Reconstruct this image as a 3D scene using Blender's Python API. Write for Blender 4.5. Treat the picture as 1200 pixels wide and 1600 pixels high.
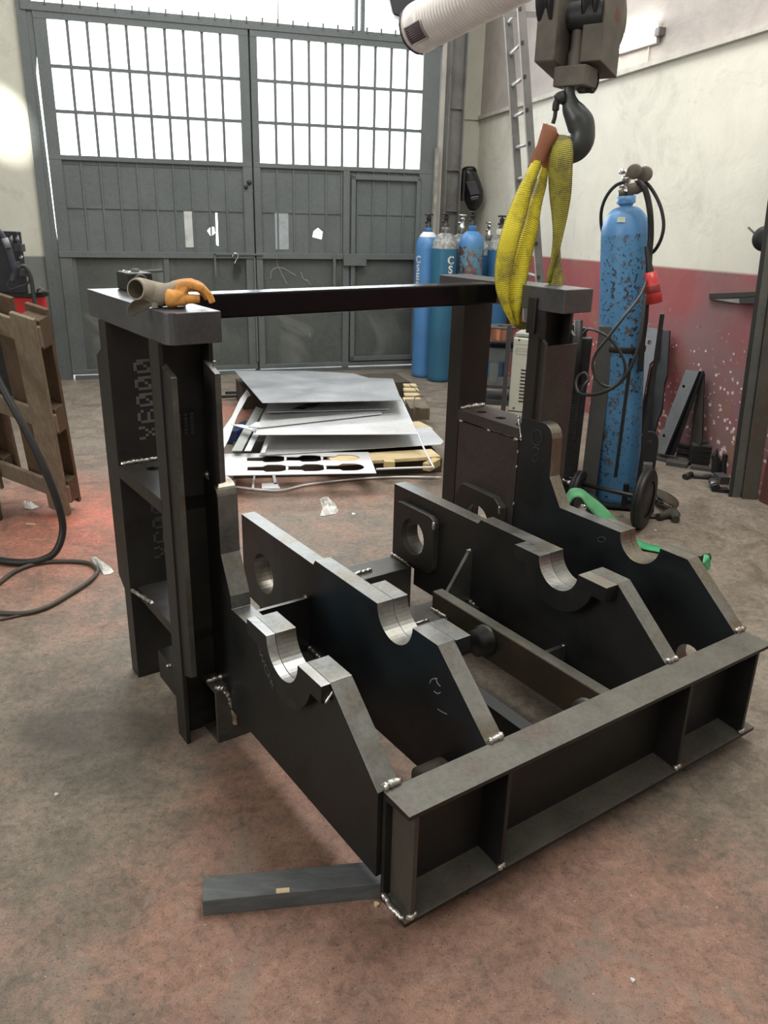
import bpy, bmesh, math, random
import numpy as np
from mathutils import Vector, Matrix
from mathutils.geometry import tessellate_polygon
from math import sin, cos, pi, radians as RD, sqrt, atan2
random.seed(7)
sc = bpy.context.scene
for o in list(bpy.data.objects): bpy.data.objects.remove(o)
COL = sc.collection

# ---------------------------------------------------------------- camera
F_PX, PITCH, ROLL, CAM_H = 1257.66, .3589, .0255, 1.50
YF, YR = .6128, .31
cp, sp, cr, sr = cos(PITCH), sin(PITCH), cos(ROLL), sin(ROLL)
R = np.array([[cr, -sr, 0], [sr, cr, 0], [0, 0, 1]]) @ np.array([[1, 0, 0], [0, -sp, -cp], [0, cp, -sp]])
CAM = np.array([0, 0, CAM_H])
cd = bpy.data.cameras.new('camera'); cam = bpy.data.objects.new('camera', cd); COL.objects.link(cam)
cd.sensor_fit = 'VERTICAL'; cd.sensor_height = 24; cd.lens = F_PX / 1600 * 24
cd.clip_start = .02; cd.clip_end = 200
m = Matrix.Identity(4)
for i in range(3):
    m[i][0] = R[0][i]; m[i][1] = -R[1][i]; m[i][2] = -R[2][i]; m[i][3] = CAM[i]
cam.matrix_world = m
sc.camera = cam

# ---------------------------------------------------------------- measured places
def ray(x, y): return R.T @ np.array([(x - 600) / F_PX, (y - 800) / F_PX, 1.])
def hz(x, y, z=0.):                       # point of a sight line on a level plane
    d = ray(x, y); return CAM + d * ((z - CAM_H) / d[2])
def onpl(x, y, p, n):
    d = ray(x, y); n = np.array(n, float); return CAM + d * (n @ (np.array(p) - CAM) / (n @ d))
class Frame:                              # a measured coordinate frame standing on the floor
    def __init__(s, ox, oy, yaw):
        s.o = np.array([ox, oy, 0.]); s.u = np.array([cos(yaw), sin(yaw), 0]); s.v = np.array([-sin(yaw), cos(yaw), 0]); s.yaw = yaw
    def g(s, a, b, c): return s.o + a * s.u + b * s.v + np.array([0, 0, c])
    def l(s, p):
        q = np.array(p) - s.o; return np.array([q @ s.u, q @ s.v, q[2]])
    def pu(s, x, y, u): return s.l(onpl(x, y, s.g(u, 0, 0), s.u))
    def pv(s, x, y, v): return s.l(onpl(x, y, s.g(0, v, 0), s.v))
FX = Frame(.0678, 1.3213, YF)             # the welded fixture
D = Frame(-2.843, 7.227, YR)              # the hall, origin at the foot of the gate
class Upright:                            # an upright plane through a point, square to the sight line
    def __init__(s, p):
        s.p = np.array(p, float); n = np.array([p[0], p[1], 0.]); s.n = n / np.linalg.norm(n)
    def __call__(s, x, y, off=0.): return onpl(x, y, s.p + s.n * off, s.n)

# ---------------------------------------------------------------- world, lights, exposure
w = bpy.data.worlds.new('sky'); sc.world = w; w.use_nodes = True
bg = w.node_tree.nodes['Background']; bg.inputs[0].default_value = (.93, .97, 1, 1); bg.inputs[1].default_value = 4.5
def area(name, loc, target, sx, sy, power, col=(1, 1, 1)):
    l = bpy.data.lights.new(name, 'AREA'); l.shape = 'RECTANGLE'; l.size = sx; l.size_y = sy; l.energy = power; l.color = col
    o = bpy.data.objects.new(name, l); COL.objects.link(o); o.location = Vector(loc)
    d = Vector(target) - Vector(loc); o.rotation_euler = d.to_track_quat('-Z', 'Y').to_euler(); return o
area('overhead_key', D.g(2.3, -5.3, 4.9), D.g(1.7, -5.3, 0), 1.4, 2.6, 175, (1, .97, .9))  # key lamp added below the closed ceiling for light from above right
area('overhead_fill_middle', D.g(1.2, -3.0, 4.9), D.g(1.2, -3.0, 0), 5.0, 1.0, 120, (1, .97, .92))  # area lamp added overhead to fill the middle of the hall
area('overhead_fill_rear', D.g(.2, -9.4, 4.9), D.g(2.8, -4, 1.5), 6, 1.4, 130, (1, .98, .93))  # fill lamp added out of view behind the camera
area('overhead_fill_gate', D.g(1.4, -1.4, 4.9), D.g(1.8, -1.2, 0), 5, .8, 110, (.95, .98, 1))  # area lamp added overhead to brighten the gate end
area('rear_fill', D.g(-3.6, -7.6, 2.8), D.g(3.9, -3.5, 1.8), 2.5, 2.2, 130, (1, .98, .95))  # second rear fill lamp, added; no opening is built there
pt = area('gate_daylight', D.g(1.7, .6, 2.35), D.g(1.7, -4, .6), 3.2, 1.1, 120, (.92, .96, 1))
sl0 = bpy.data.lights.new('wall_patch_spot', 'SPOT'); sl0.energy = 2200; sl0.spot_size = RD(7.5); sl0.spot_blend = .8; sl0.shadow_soft_size = .02; sl0.color = (1, .97, .88)  # spot lamp added to throw the bright patch on the wall left of the gate
so = bpy.data.objects.new('wall_patch_spot', sl0); COL.objects.link(so); so.location = Vector(D.g(-1.6, -3.2, 4.6)); so.rotation_euler = (Vector(D.g(*D.pv(4, 192, -.02))) - so.location).to_track_quat('-Z', 'Y').to_euler()
sv = sc.view_settings; sv.view_transform = 'Standard'; sv.look = 'None'; sv.gamma = 1; sv.use_curve_mapping = False
sv.exposure = -0.17

# ---------------------------------------------------------------- materials
def newmat(name):
    mt = bpy.data.materials.new(name); mt.use_nodes = True
    nt = mt.node_tree; return mt, nt, nt.nodes['Principled BSDF']
def nd(nt, t, **k):
    n = nt.nodes.new(t)
    for a, b in k.items():
        if a.startswith('_'): setattr(n, a[1:], b)
        else: n.inputs[a.replace('__', ' ')].default_value = b
    return n
def noise(nt, scale, detail=6, rough=.6, vec=None, dist=0.):
    n = nd(nt, 'ShaderNodeTexNoise'); n.inputs['Scale'].default_value = scale; n.inputs['Detail'].default_value = detail
    n.inputs['Roughness'].default_value = rough; n.inputs['Distortion'].default_value = dist
    if vec is not None: nt.links.new(vec, n.inputs['Vector'])
    return n.outputs['Fac']
def ramp(nt, fac, stops, interp='LINEAR'):
    r = nt.nodes.new('ShaderNodeValToRGB'); r.color_ramp.interpolation = interp
    e = r.color_ramp.elements
    while len(e) < len(stops): e.new(.5)
    for i, (p, c) in enumerate(stops):
        e[i].position = p; e[i].color = (c, c, c, 1) if not hasattr(c, '__len__') else (*c, 1)
    nt.links.new(fac, r.inputs[0]); return r.outputs[0]
def mix(nt, fac, a, b, mode='MIX'):
    n = nt.nodes.new('ShaderNodeMix'); n.data_type = 'RGBA'; n.blend_type = mode
    for s, v in ((0, fac), (6, a), (7, b)):
        if isinstance(v, (int, float)): n.inputs[s].default_value = v
        elif isinstance(v, tuple): n.inputs[s].default_value = (*v, 1)
        else: nt.links.new(v, n.inputs[s])
    return n.outputs[2]
def math_(nt, op, a, b=0.):
    n = nt.nodes.new('ShaderNodeMath'); n.operation = op
    for s, v in ((0, a), (1, b)):
        if isinstance(v, (int, float)): n.inputs[s].default_value = v
        else: nt.links.new(v, n.inputs[s])
    return n.outputs[0]
def bump(nt, bs, h, strength=.3, dist=.01):
    b = nt.nodes.new('ShaderNodeBump'); b.inputs['Strength'].default_value = strength; b.inputs['Distance'].default_value = dist
    nt.links.new(h, b.inputs['Height']); nt.links.new(b.outputs[0], bs.inputs['Normal'])
def wpos(nt): return nt.nodes.new('ShaderNodeNewGeometry').outputs['Position']
def sep(nt, v):
    n = nt.nodes.new('ShaderNodeSeparateXYZ'); nt.links.new(v, n.inputs[0]); return n.outputs
def objco(nt): return nt.nodes.new('ShaderNodeTexCoord').outputs['Object']
def plain(name, col, rough=.5, metal=0., var=.15, scale=12, bmp=0., spec=.5):
    mt, nt, bs = newmat(name)
    co = objco(nt)
    f = noise(nt, scale, 5, .6, co)
    c = ramp(nt, f, [(.3, tuple(x * (1 - var) for x in col)), (.7, tuple(min(1, x * (1 + var)) for x in col))])
    nt.links.new(c, bs.inputs['Base Color']); bs.inputs['Metallic'].default_value = metal
    bs.inputs['Specular IOR Level'].default_value = spec
    nt.links.new(ramp(nt, f, [(.3, rough * .85), (.7, min(1, rough * 1.15))]), bs.inputs['Roughness'])
    if bmp: bump(nt, bs, noise(nt, scale * 6, 4, .6, co), bmp, .004)
    return mt
def steel(name, a, b, tint, rough=(.35, .6), metal=.6, dust=.0, scale=5, stretch=None):
    mt, nt, bs = newmat(name); co = objco(nt)
    if stretch:
        mp = nt.nodes.new('ShaderNodeMapping'); mp.inputs['Scale'].default_value = stretch
        nt.links.new(co, mp.inputs[0]); cs = mp.outputs[0]
    else: cs = co
    f1 = noise(nt, scale, 7, .62, cs, .4); f2 = noise(nt, scale * .45, 4, .5, co, 1.2); f3 = noise(nt, scale * 14, 5, .7, cs)
    c = ramp(nt, f1, [(.32, a), (.68, b)])
    c = mix(nt, ramp(nt, f2, [(.5, 0.), (.62, 1.)]), c, tint)
    c = mix(nt, ramp(nt, f3, [(.35, .0), (.75, .35)]), c, tuple(min(1, x * 1.5 + dust) for x in b))
    nt.links.new(c, bs.inputs['Base Color']); bs.inputs['Metallic'].default_value = metal
    nt.links.new(ramp(nt, f1, [(.3, rough[0]), (.7, rough[1])]), bs.inputs['Roughness'])
    bump(nt, bs, f3, .12, .002)
    return mt
MILL = steel('mill_scale_steel', (.008, .0085, .008), (.017, .017, .0155), (.011, .013, .0145), (.36, .58), .1)
MILLB = steel('bluish_mill_scale_steel', (.009, .010, .011), (.015, .019, .022), (.013, .022, .029), (.32, .52), .12)
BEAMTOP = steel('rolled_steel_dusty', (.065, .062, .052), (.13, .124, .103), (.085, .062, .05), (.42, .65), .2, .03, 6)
COLM = steel('column_steel', (.012, .0115, .011), (.026, .024, .022), (.018, .016, .014), (.4, .62), .15)
RUSTY = steel('brown_primed_steel', (.03, .024, .021), (.055, .043, .038), (.042, .025, .023), (.45, .7), .15, .05, 9)
MACH = steel('machined_steel', (.24, .25, .26), (.42, .42, .41), (.27, .24, .19), (.25, .42), .85, 0, 8, (1, 6, 1))
MACHD = steel('ground_steel_dull', (.07, .072, .07), (.15, .15, .14), (.11, .095, .07), (.3, .5), .6, 0, 7)
MACHM = steel('ground_steel', (.13, .14, .14), (.28, .28, .265), (.18, .155, .11), (.28, .45), .8, 0, 7)
CAPM = steel('cap_steel', (.06, .061, .066), (.10, .101, .106), (.08, .078, .084), (.28, .44), .35, .02, 9)
WELD = steel('weld_metal', (.32, .31, .30), (.75, .74, .70), (.4, .34, .26), (.18, .4), .9, 0, 60)
CHALK = plain('chalk_paint', (.27, .27, .27), .9)
CHALKD = plain('faint_marking', (.085, .088, .09), .9)

def build_floor_mat():
    mt, nt, bs = newmat('painted_concrete_floor'); p = wpos(nt); s = sep(nt, p)
    big = noise(nt, .9, 6, .6, p, .6); mid = noise(nt, 5, 10, .72, p, .8); fine = noise(nt, 42, 8, .75, p, .5); spk = noise(nt, 150, 3, .6, p); blot = noise(nt, 12, 8, .7, p, 1.2)
    grey = ramp(nt, mid, [(.36, (.15, .128, .10)), (.64, (.275, .24, .195))])
    red = ramp(nt, mid, [(.36, (.20, .118, .088)), (.64, (.335, .20, .152))])
    def blob(cx, cy, rx, ry, amp):
        dx = math_(nt, 'DIVIDE', math_(nt, 'SUBTRACT', s[0], cx), rx); dy = math_(nt, 'DIVIDE', math_(nt, 'SUBTRACT', s[1], cy), ry)
        d = math_(nt, 'ADD', math_(nt, 'MULTIPLY', dx, dx), math_(nt, 'MULTIPLY', dy, dy))
        return math_(nt, 'MULTIPLY', math_(nt, 'POWER', 2.718, math_(nt, 'MULTIPLY', d, -1.)), amp)
    k = math_(nt, 'ADD', blob(-1.5, 3.8, .8, .8, .6), blob(-.45, 4.6, 1.2, .7, .3))
    k = math_(nt, 'ADD', k, math_(nt, 'ADD', blob(1.7, 2.9, .9, 1.3, -.55), blob(-.5, 6.9, 3.5, 1.5, -.6)))
    k = math_(nt, 'ADD', k, blob(.05, 1.12, .60, .38, .85)); k = math_(nt, 'ADD', k, blob(.75, 1.45, .5, .45, .55)); k = math_(nt, 'ADD', k, blob(-.20, 1.72, .35, .4, .55))
    k = math_(nt, 'ADD', k, math_(nt, 'MULTIPLY', math_(nt, 'SUBTRACT', big, .5), 1.6))
    k = math_(nt, 'ADD', k, math_(nt, 'MULTIPLY', math_(nt, 'SUBTRACT', mid, .5), 1.2))
    k = math_(nt, 'ADD', k, math_(nt, 'MULTIPLY', math_(nt, 'SUBTRACT', fine, .5), .7))
    c = mix(nt, ramp(nt, k, [(.0, .05), (.5, 1.)]), grey, red)
    vf = math_(nt, 'MULTIPLY', math_(nt, 'ADD', blob(-1.42, 3.75, .42, .55, 1.), blob(-1.1, 6.1, .5, .35, .8)), ramp(nt, mid, [(.3, .25), (.62, .95)]))
    c = mix(nt, vf, c, (.58, .185, .125))
    c = mix(nt, ramp(nt, noise(nt, 1.9, 9, .74, p, 1.2), [(.55, 0.), (.72, .5)]), c, (.10, .088, .072))
    c = mix(nt, ramp(nt, blot, [(.55, 0.), (.68, .5)]), c, (.10, .085, .072))
    c = mix(nt, ramp(nt, blot, [(.30, .35), (.42, 0.)]), c, (.30, .27, .235))
    c = mix(nt, ramp(nt, fine, [(.60, 0.), (.68, .55)]), c, (.06, .05, .043))
    c = mix(nt, ramp(nt, fine, [(.27, .35), (.36, 0.)]), c, (.36, .33, .29))
    c = mix(nt, 1., c, ramp(nt, fine, [(.30, .62), (.5, 1.), (.70, 1.35)]), 'MULTIPLY')
    c = mix(nt, 1., c, ramp(nt, noise(nt, 260, 4, .8, p), [(.32, .72), (.5, 1.), (.68, 1.28)]), 'MULTIPLY')
    worn = noise(nt, 2.6, 12, .78, p, .9)
    c = mix(nt, ramp(nt, worn, [(.565, 0.), (.585, .42)]), c, (.21, .188, .155))
    c = mix(nt, ramp(nt, worn, [(.40, .35), (.42, 0.)]), c, (.13, .105, .085))
    c = mix(nt, ramp(nt, spk, [(.62, 0.), (.67, .75)]), c, (.035, .03, .028))
    c = mix(nt, ramp(nt, noise(nt, 95, 2, .5, p, .5), [(.735, 0.), (.76, .9)]), c, (.50, .46, .40))
    c = mix(nt, ramp(nt, noise(nt, 60, 3, .6, p), [(.70, 0.), (.74, .7)]), c, (.045, .035, .03))
    wx = blob(-.85, 2.05, .30, .13, 1.); c = mix(nt, ramp(nt, math_(nt, 'ADD', wx, math_(nt, 'MULTIPLY', math_(nt, 'SUBTRACT', mid, .5), 1.)), [(.4, 0.), (.6, .45)]), c, (.075, .07, .062))
    oil = blob(.34, 1.02, .06, .035, 1.0); c = mix(nt, ramp(nt, math_(nt, 'ADD', oil, math_(nt, 'MULTIPLY', math_(nt, 'SUBTRACT', blot, .5), 1.6)), [(.45, 0.), (.75, .8)]), c, (.03, .03, .028))
    # long seams between the floor bays
    for cc_, w_ in ((-3.1, .006), (-3.35, .004)):
        vv = math_(nt, 'ADD', math_(nt, 'MULTIPLY', s[0], -sin(YR)), math_(nt, 'MULTIPLY', s[1], cos(YR)))
        vd = math_(nt, 'SUBTRACT', vv, float(D.o @ D.v)); vd = math_(nt, 'ADD', vd, math_(nt, 'MULTIPLY', math_(nt, 'SUBTRACT', mid, .5), .03))
        dd_ = math_(nt, 'ABSOLUTE', math_(nt, 'SUBTRACT', vd, cc_)); c = mix(nt, ramp(nt, dd_, [(.0, .6), (w_ * 1.6, 0.)]), c, (.05, .04, .035))
    nt.links.new(c, bs.inputs['Base Color'])
    nt.links.new(ramp(nt, mid, [(.3, .42), (.7, .75)]), bs.inputs['Roughness']); bs.inputs['Specular IOR Level'].default_value = .3
    bump(nt, bs, math_(nt, 'ADD', mid, math_(nt, 'MULTIPLY', fine, .5)), .35, .01)
    return mt
FLOOR = build_floor_mat()
def wall_mat(name, band, slope, low, low2, up=(.74, .72, .63), flakes=True, v0=0.):
    mt, nt, bs = newmat(name); p = wpos(nt); s = sep(nt, p)
    big = noise(nt, .8, 5, .6, p); mid = noise(nt, 3.5, 8, .7, p, .6); fine = noise(nt, 22, 6, .7, p); stain = noise(nt, 1.6, 7, .75, p, 1.4)
    c = ramp(nt, mid, [(.3, tuple(x * .88 for x in up)), (.7, up)])
    c = mix(nt, ramp(nt, stain, [(.54, 0.), (.76, .6)]), c, tuple(x * .55 for x in up))
    c = mix(nt, ramp(nt, fine, [(.70, 0.), (.76, .5)]), c, (.25, .24, .2))
    # along-wall distance (room v)
    vv = math_(nt, 'ADD', math_(nt, 'MULTIPLY', s[0], -sin(YR)), math_(nt, 'MULTIPLY', s[1], cos(YR)))
    vd = math_(nt, 'SUBTRACT', vv, float(D.o @ D.v))
    if flakes:
        e2 = math_(nt, 'SUBTRACT', s[2], math_(nt, 'ADD', 2.36, math_(nt, 'MULTIPLY', vd, -.030)))
        up2 = ramp(nt, mid, [(.3, (.40, .36, .335)), (.7, (.50, .455, .425))]); up2 = mix(nt, ramp(nt, stain, [(.5, 0.), (.66, .5)]), up2, (.30, .28, .265))
        c = mix(nt, ramp(nt, math_(nt, 'ADD', math_(nt, 'MULTIPLY', e2, 60.), .5), [(.0, 0.), (1., 1.)]), c, up2)
        c = mix(nt, ramp(nt, noise(nt, 7, 10, .8, p, 1.5), [(.60, 0.), (.68, .45)]), c, (.42, .40, .35))
    edge = math_(nt, 'ADD', band, math_(nt, 'MULTIPLY', math_(nt, 'SUBTRACT', vd, v0), slope))
    k = math_(nt, 'SUBTRACT', edge, s[2])
    kf = ramp(nt, math_(nt, 'ADD', math_(nt, 'MULTIPLY', k, 60.), .5), [(.0, 0.), (1., 1.)])
    lo = ramp(nt, mid, [(.35, low), (.65, tuple(min(1, x * 1.15) for x in low))])
    lo = mix(nt, ramp(nt, big, [(.50, 0.), (.60, .8)]), lo, low2)
    if flakes:
        vor = nt.nodes.new('ShaderNodeTexVoronoi'); vor.inputs['Scale'].default_value = 24; nt.links.new(p, vor.inputs['Vector'])
        fl = math_(nt, 'SUBTRACT', ramp(nt, s[2], [(.0, .42), (.35, .36), (.7, .22), (1., .06)]), vor.outputs['Distance'])
        fk = math_(nt, 'MULTIPLY', ramp(nt, fl, [(.0, 0.), (.03, 1.)]), ramp(nt, fine, [(.50, 0.), (.56, 1.)]))
        lo = mix(nt, ramp(nt, noise(nt, 2.2, 6, .7, p, 1.), [(.56, 0.), (.64, .75)]), lo, (.27, .15, .09))
        lo = mix(nt, fk, lo, (.78, .66, .60))
        lo = mix(nt, ramp(nt, noise(nt, 9, 5, .6, p), [(.66, 0.), (.7, .6)]), lo, (.10, .05, .05))
    c = mix(nt, kf, c, lo)
    nt.links.new(c, bs.inputs['Base Color']); bs.inputs['Roughness'].default_value = .8
    bump(nt, bs, math_(nt, 'ADD', mid, math_(nt, 'MULTIPLY', fine, .3)), .25, .02)
    return mt
WALL_R = wall_mat('plaster_over_red_dado', 1.155, -.018, (.30, .085, .09), (.23, .15, .155), v0=-1.2)
WALL_B = wall_mat('plaster_over_grey_dado', 1.06, 0, (.15, .16, .155), (.20, .21, .20), (.58, .58, .50), flakes=False)
WALL_P = plain('plain_plaster', (.5, .5, .45), .85, 0, .1, 2)
DOORM = steel('gate_grey_paint', (.085, .10, .10), (.125, .14, .14), (.10, .115, .118), (.45, .7), .0, 0, 3)
DOORLOW = steel('gate_lower_panel_paint', (.06, .07, .066), (.10, .11, .104), (.21, .22, .20), (.45, .7), .0, 0, 2.2)
def glass_mat():
    mt = bpy.data.materials.new('dusty_glass'); mt.use_nodes = True; nt = mt.node_tree; nt.nodes.clear()
    out = nt.nodes.new('ShaderNodeOutputMaterial'); t = nt.nodes.new('ShaderNodeBsdfTransparent'); d = nt.nodes.new('ShaderNodeBsdfTranslucent')
    g = nt.nodes.new('ShaderNodeBsdfGlossy'); g.inputs['Roughness'].default_value = .1
    f = noise(nt, 2.5, 5, .6, objco(nt)); mx = nt.nodes.new('ShaderNodeMixShader'); nt.links.new(ramp(nt, f, [(.3, .12), (.7, .3)]), mx.inputs[0])
    nt.links.new(t.outputs[0], mx.inputs[1]); nt.links.new(d.outputs[0], mx.inputs[2]); d.inputs[0].default_value = (.85, .88, .9, 1)
    m2 = nt.nodes.new('ShaderNodeMixShader'); m2.inputs[0].default_value = .05; nt.links.new(mx.outputs[0], m2.inputs[1]); nt.links.new(g.outputs[0], m2.inputs[2])
    nt.links.new(m2.outputs[0], out.inputs[0]); return mt
GLASS = glass_mat()
def emis(name, col, st):
    mt, nt, bs = newmat(name); bs.inputs['Emission Color'].default_value = (*col, 1); bs.inputs['Emission Strength'].default_value = st; bs.inputs['Base Color'].default_value = (*col, 1); return mt
TUBEL = emis('lamp_tube_light', (1, .98, .92), 14)
def cyl_mat(name, col, chips, chipcol=(.02, .022, .025), rust=(.16, .09, .05), sc_=1.):
    mt, nt, bs = newmat(name); co = objco(nt); f = noise(nt, 48 * sc_, 6, .65, co, .5); g = noise(nt, 3.5, 4, .6, co); h = noise(nt, 5, 3, .5, co)
    c = mix(nt, .25, col, ramp(nt, g, [(.3, tuple(x * .6 for x in col)), (.7, tuple(min(1, x * 1.4) for x in col))]))
    c = mix(nt, ramp(nt, math_(nt, 'ADD', f, math_(nt, 'MULTIPLY', h, .3)), [(chips, 0.), (chips + .03, .95)]), c, chipcol)
    c = mix(nt, ramp(nt, math_(nt, 'ADD', noise(nt, 30 * sc_, 5, .6, co, .8), math_(nt, 'MULTIPLY', g, .35)), [(chips + .03, 0.), (chips + .07, .85)]), c, rust)
    nt.links.new(c, bs.inputs['Base Color']); bs.inputs['Roughness'].default_value = .38; bump(nt, bs, f, .15, .004); return mt
CYL_BIG = cyl_mat('chipped_blue_paint', (.08, .235, .44), .722, rust=(.10, .075, .06))
CYL_CLEAN = cyl_mat('glossy_blue_paint', (.09, .25, .50), .95)
CYL_BLUE = cyl_mat('bright_blue_paint', (.075, .22, .47), .9)
CYL_TEAL = cyl_mat('teal_blue_paint', (.03, .13, .22), .88)
CYL_RUST = cyl_mat('rust_blotched_blue_paint', (.10, .25, .36), .66, (.12, .055, .04), (.17, .09, .06), sc_=.3)
CYL_DARK = cyl_mat('dark_blue_paint', (.035, .13, .27), .8)
CYL_GREY = cyl_mat('worn_grey_paint', (.24, .25, .245), .66, (.42, .42, .40), (.12, .12, .11))
BLACK = plain('black_rubber', (.012, .012, .013), .5, 0, .3, 20)
BLACKP = plain('black_painted_metal', (.015, .016, .018), .42, 0, .3, 10)
HOSE = plain('grey_black_hose', (.03, .03, .028), .45, 0, .2, 20)
BRNH = plain('brown_black_cable', (.055, .048, .036), .55, 0, .2, 20)
CHROME = plain('chromed_metal', (.7, .7, .7), .2, 1., .1, 20)
BRASS = plain('dull_brass', (.16, .13, .09), .4, .8, .3, 20)
REDP = plain('red_plastic', (.50, .035, .035), .4, 0, .1, 10)
REDC = plain('red_cabinet_paint', (.52, .03, .03), .4, 0, .15, 4)
WHITEM = plain('cream_machine_paint', (.55, .56, .48), .5, 0, .06, 5)
COPPER = plain('copper_wire', (.62, .28, .18), .35, .9, .1, 20)
GALV = plain('aluminium_ladder', (.15, .145, .14), .45, .4, .15, 10)
GALVL = plain('bright_aluminium_edge', (.36, .35, .33), .4, .3, .1, 10)
DUCT = plain('pale_duct_skin', (.70, .64, .61), .45, .1, .08, 8)
IRON = plain('greasy_grey_iron', (.115, .102, .084), .6, .1, .45, 9, .3)
IROND = plain('dark_iron', (.03, .031, .032), .5, .3, .3, 12, .2)
HOOKM = plain('grey_painted_hook', (.06, .065, .068), .38, .2, .15, 10)
RAWW = None
def wood_mat(name, a, b, scale=3.5, axis=(1, 14, 14)):
    mt, nt, bs = newmat(name); co = objco(nt); mp = nt.nodes.new('ShaderNodeMapping'); mp.inputs['Scale'].default_value = axis; nt.links.new(co, mp.inputs[0])
    f = noise(nt, scale, 7, .65, mp.outputs[0], .8); g = noise(nt, 2.5, 4, .5, co)
    c = ramp(nt, f, [(.3, a), (.7, b)]); c = mix(nt, ramp(nt, g, [(.45, 0.), (.7, .5)]), c, tuple(x * .5 for x in a))
    nt.links.new(c, bs.inputs['Base Color']); bs.inputs['Roughness'].default_value = .75; bump(nt, bs, f, .3, .004); return mt
PALW = wood_mat('weathered_pallet_wood', (.13, .105, .073), (.24, .192, .135), 4, (14, 14, 1.5))
PALWD = wood_mat('dark_pallet_wood', (.07, .045, .026), (.13, .085, .05), 4, (14, 14, 1.5))
FRESH = wood_mat('fresh_pine', (.55, .43, .24), (.75, .62, .38), 4, (2, 10, 10))
PLANK = wood_mat('grey_painted_plank', (.075, .082, .088), (.14, .15, .155), 5, (2, 8, 8))
SHEET = steel('galvanised_sheet', (.58, .60, .62), (.70, .72, .73), (.60, .60, .58), (.3, .5), .35, 0, 3)
SHEETD = steel('dull_sheet', (.30, .315, .335), (.39, .405, .42), (.36, .375, .385), (.3, .5), .4, 0, 3)
SHEETW = plain('bright_cut_sheet', (.72, .73, .74), .4, .2, .05, 5)
PLASTIC = plain('clear_plastic_film', (.6, .6, .57), .3, 0, .1, 10)
STRAPG = plain('green_webbing', (.045, .30, .13), .8, 0, .3, 12)
STRAPGL = plain('pale_green_webbing', (.25, .52, .27), .8, 0, .2, 12)
SCRAP = steel('scrap_plate_steel', (.05, .05, .05), (.10, .10, .098), (.07, .06, .055), (.45, .7), .3, .02, 9)
SCRAPL = steel('leaning_plate_steel', (.11, .115, .12), (.16, .165, .17), (.12, .12, .13), (.4, .6), .4, .0, 5)
SLAGY = steel('concrete_crust', (.2, .17, .12), (.3, .26, .18), (.2, .18, .14), (.6, .8), 0)
def webbing(name, base, dark, grime):
    mt, nt, bs = newmat(name); uv = nt.nodes.new('ShaderNodeTexCoord').outputs['UV']; s = sep(nt, uv)
    wv = math_(nt, 'SINE', math_(nt, 'MULTIPLY', s[1], 1000.)); ws = math_(nt, 'SINE', math_(nt, 'MULTIPLY', s[0], 50.))
    g = noise(nt, 7, 6, .7, objco(nt), .6)
    c = mix(nt, ramp(nt, wv, [(.45, 0.), (.9, .38)]), base, dark)
    c = mix(nt, ramp(nt, ws, [(.8, 0.), (.98, .5)]), c, dark)
    c = mix(nt, ramp(nt, math_(nt, 'ABSOLUTE', math_(nt, 'SUBTRACT', s[0], .5)), [(.40, 0.), (.49, .7)]), c, grime)
    c = mix(nt, ramp(nt, g, [(.48, 0.), (.62, .85)]), c, grime)
    nt.links.new(c, bs.inputs['Base Color']); bs.inputs['Roughness'].default_value = .7; bump(nt, bs, wv, .5, .003); return mt
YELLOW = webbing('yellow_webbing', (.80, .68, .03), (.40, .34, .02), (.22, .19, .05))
YELLOWD = webbing('darker_yellow_webbing', (.42, .38, .05), (.22, .20, .03), (.12, .11, .05))  # darker yellow for the far leg and the bottom turn
ORANGEW = plain('rust_orange_sleeve', (.36, .15, .085), .8, 0, .15, 20)
GLOVEG = plain('grey_canvas', (.32, .29, .23), .85, 0, .18, 30, .4)
GLOVEO = plain('orange_leather', (.66, .30, .07), .6, 0, .25, 25, .4)

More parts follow.
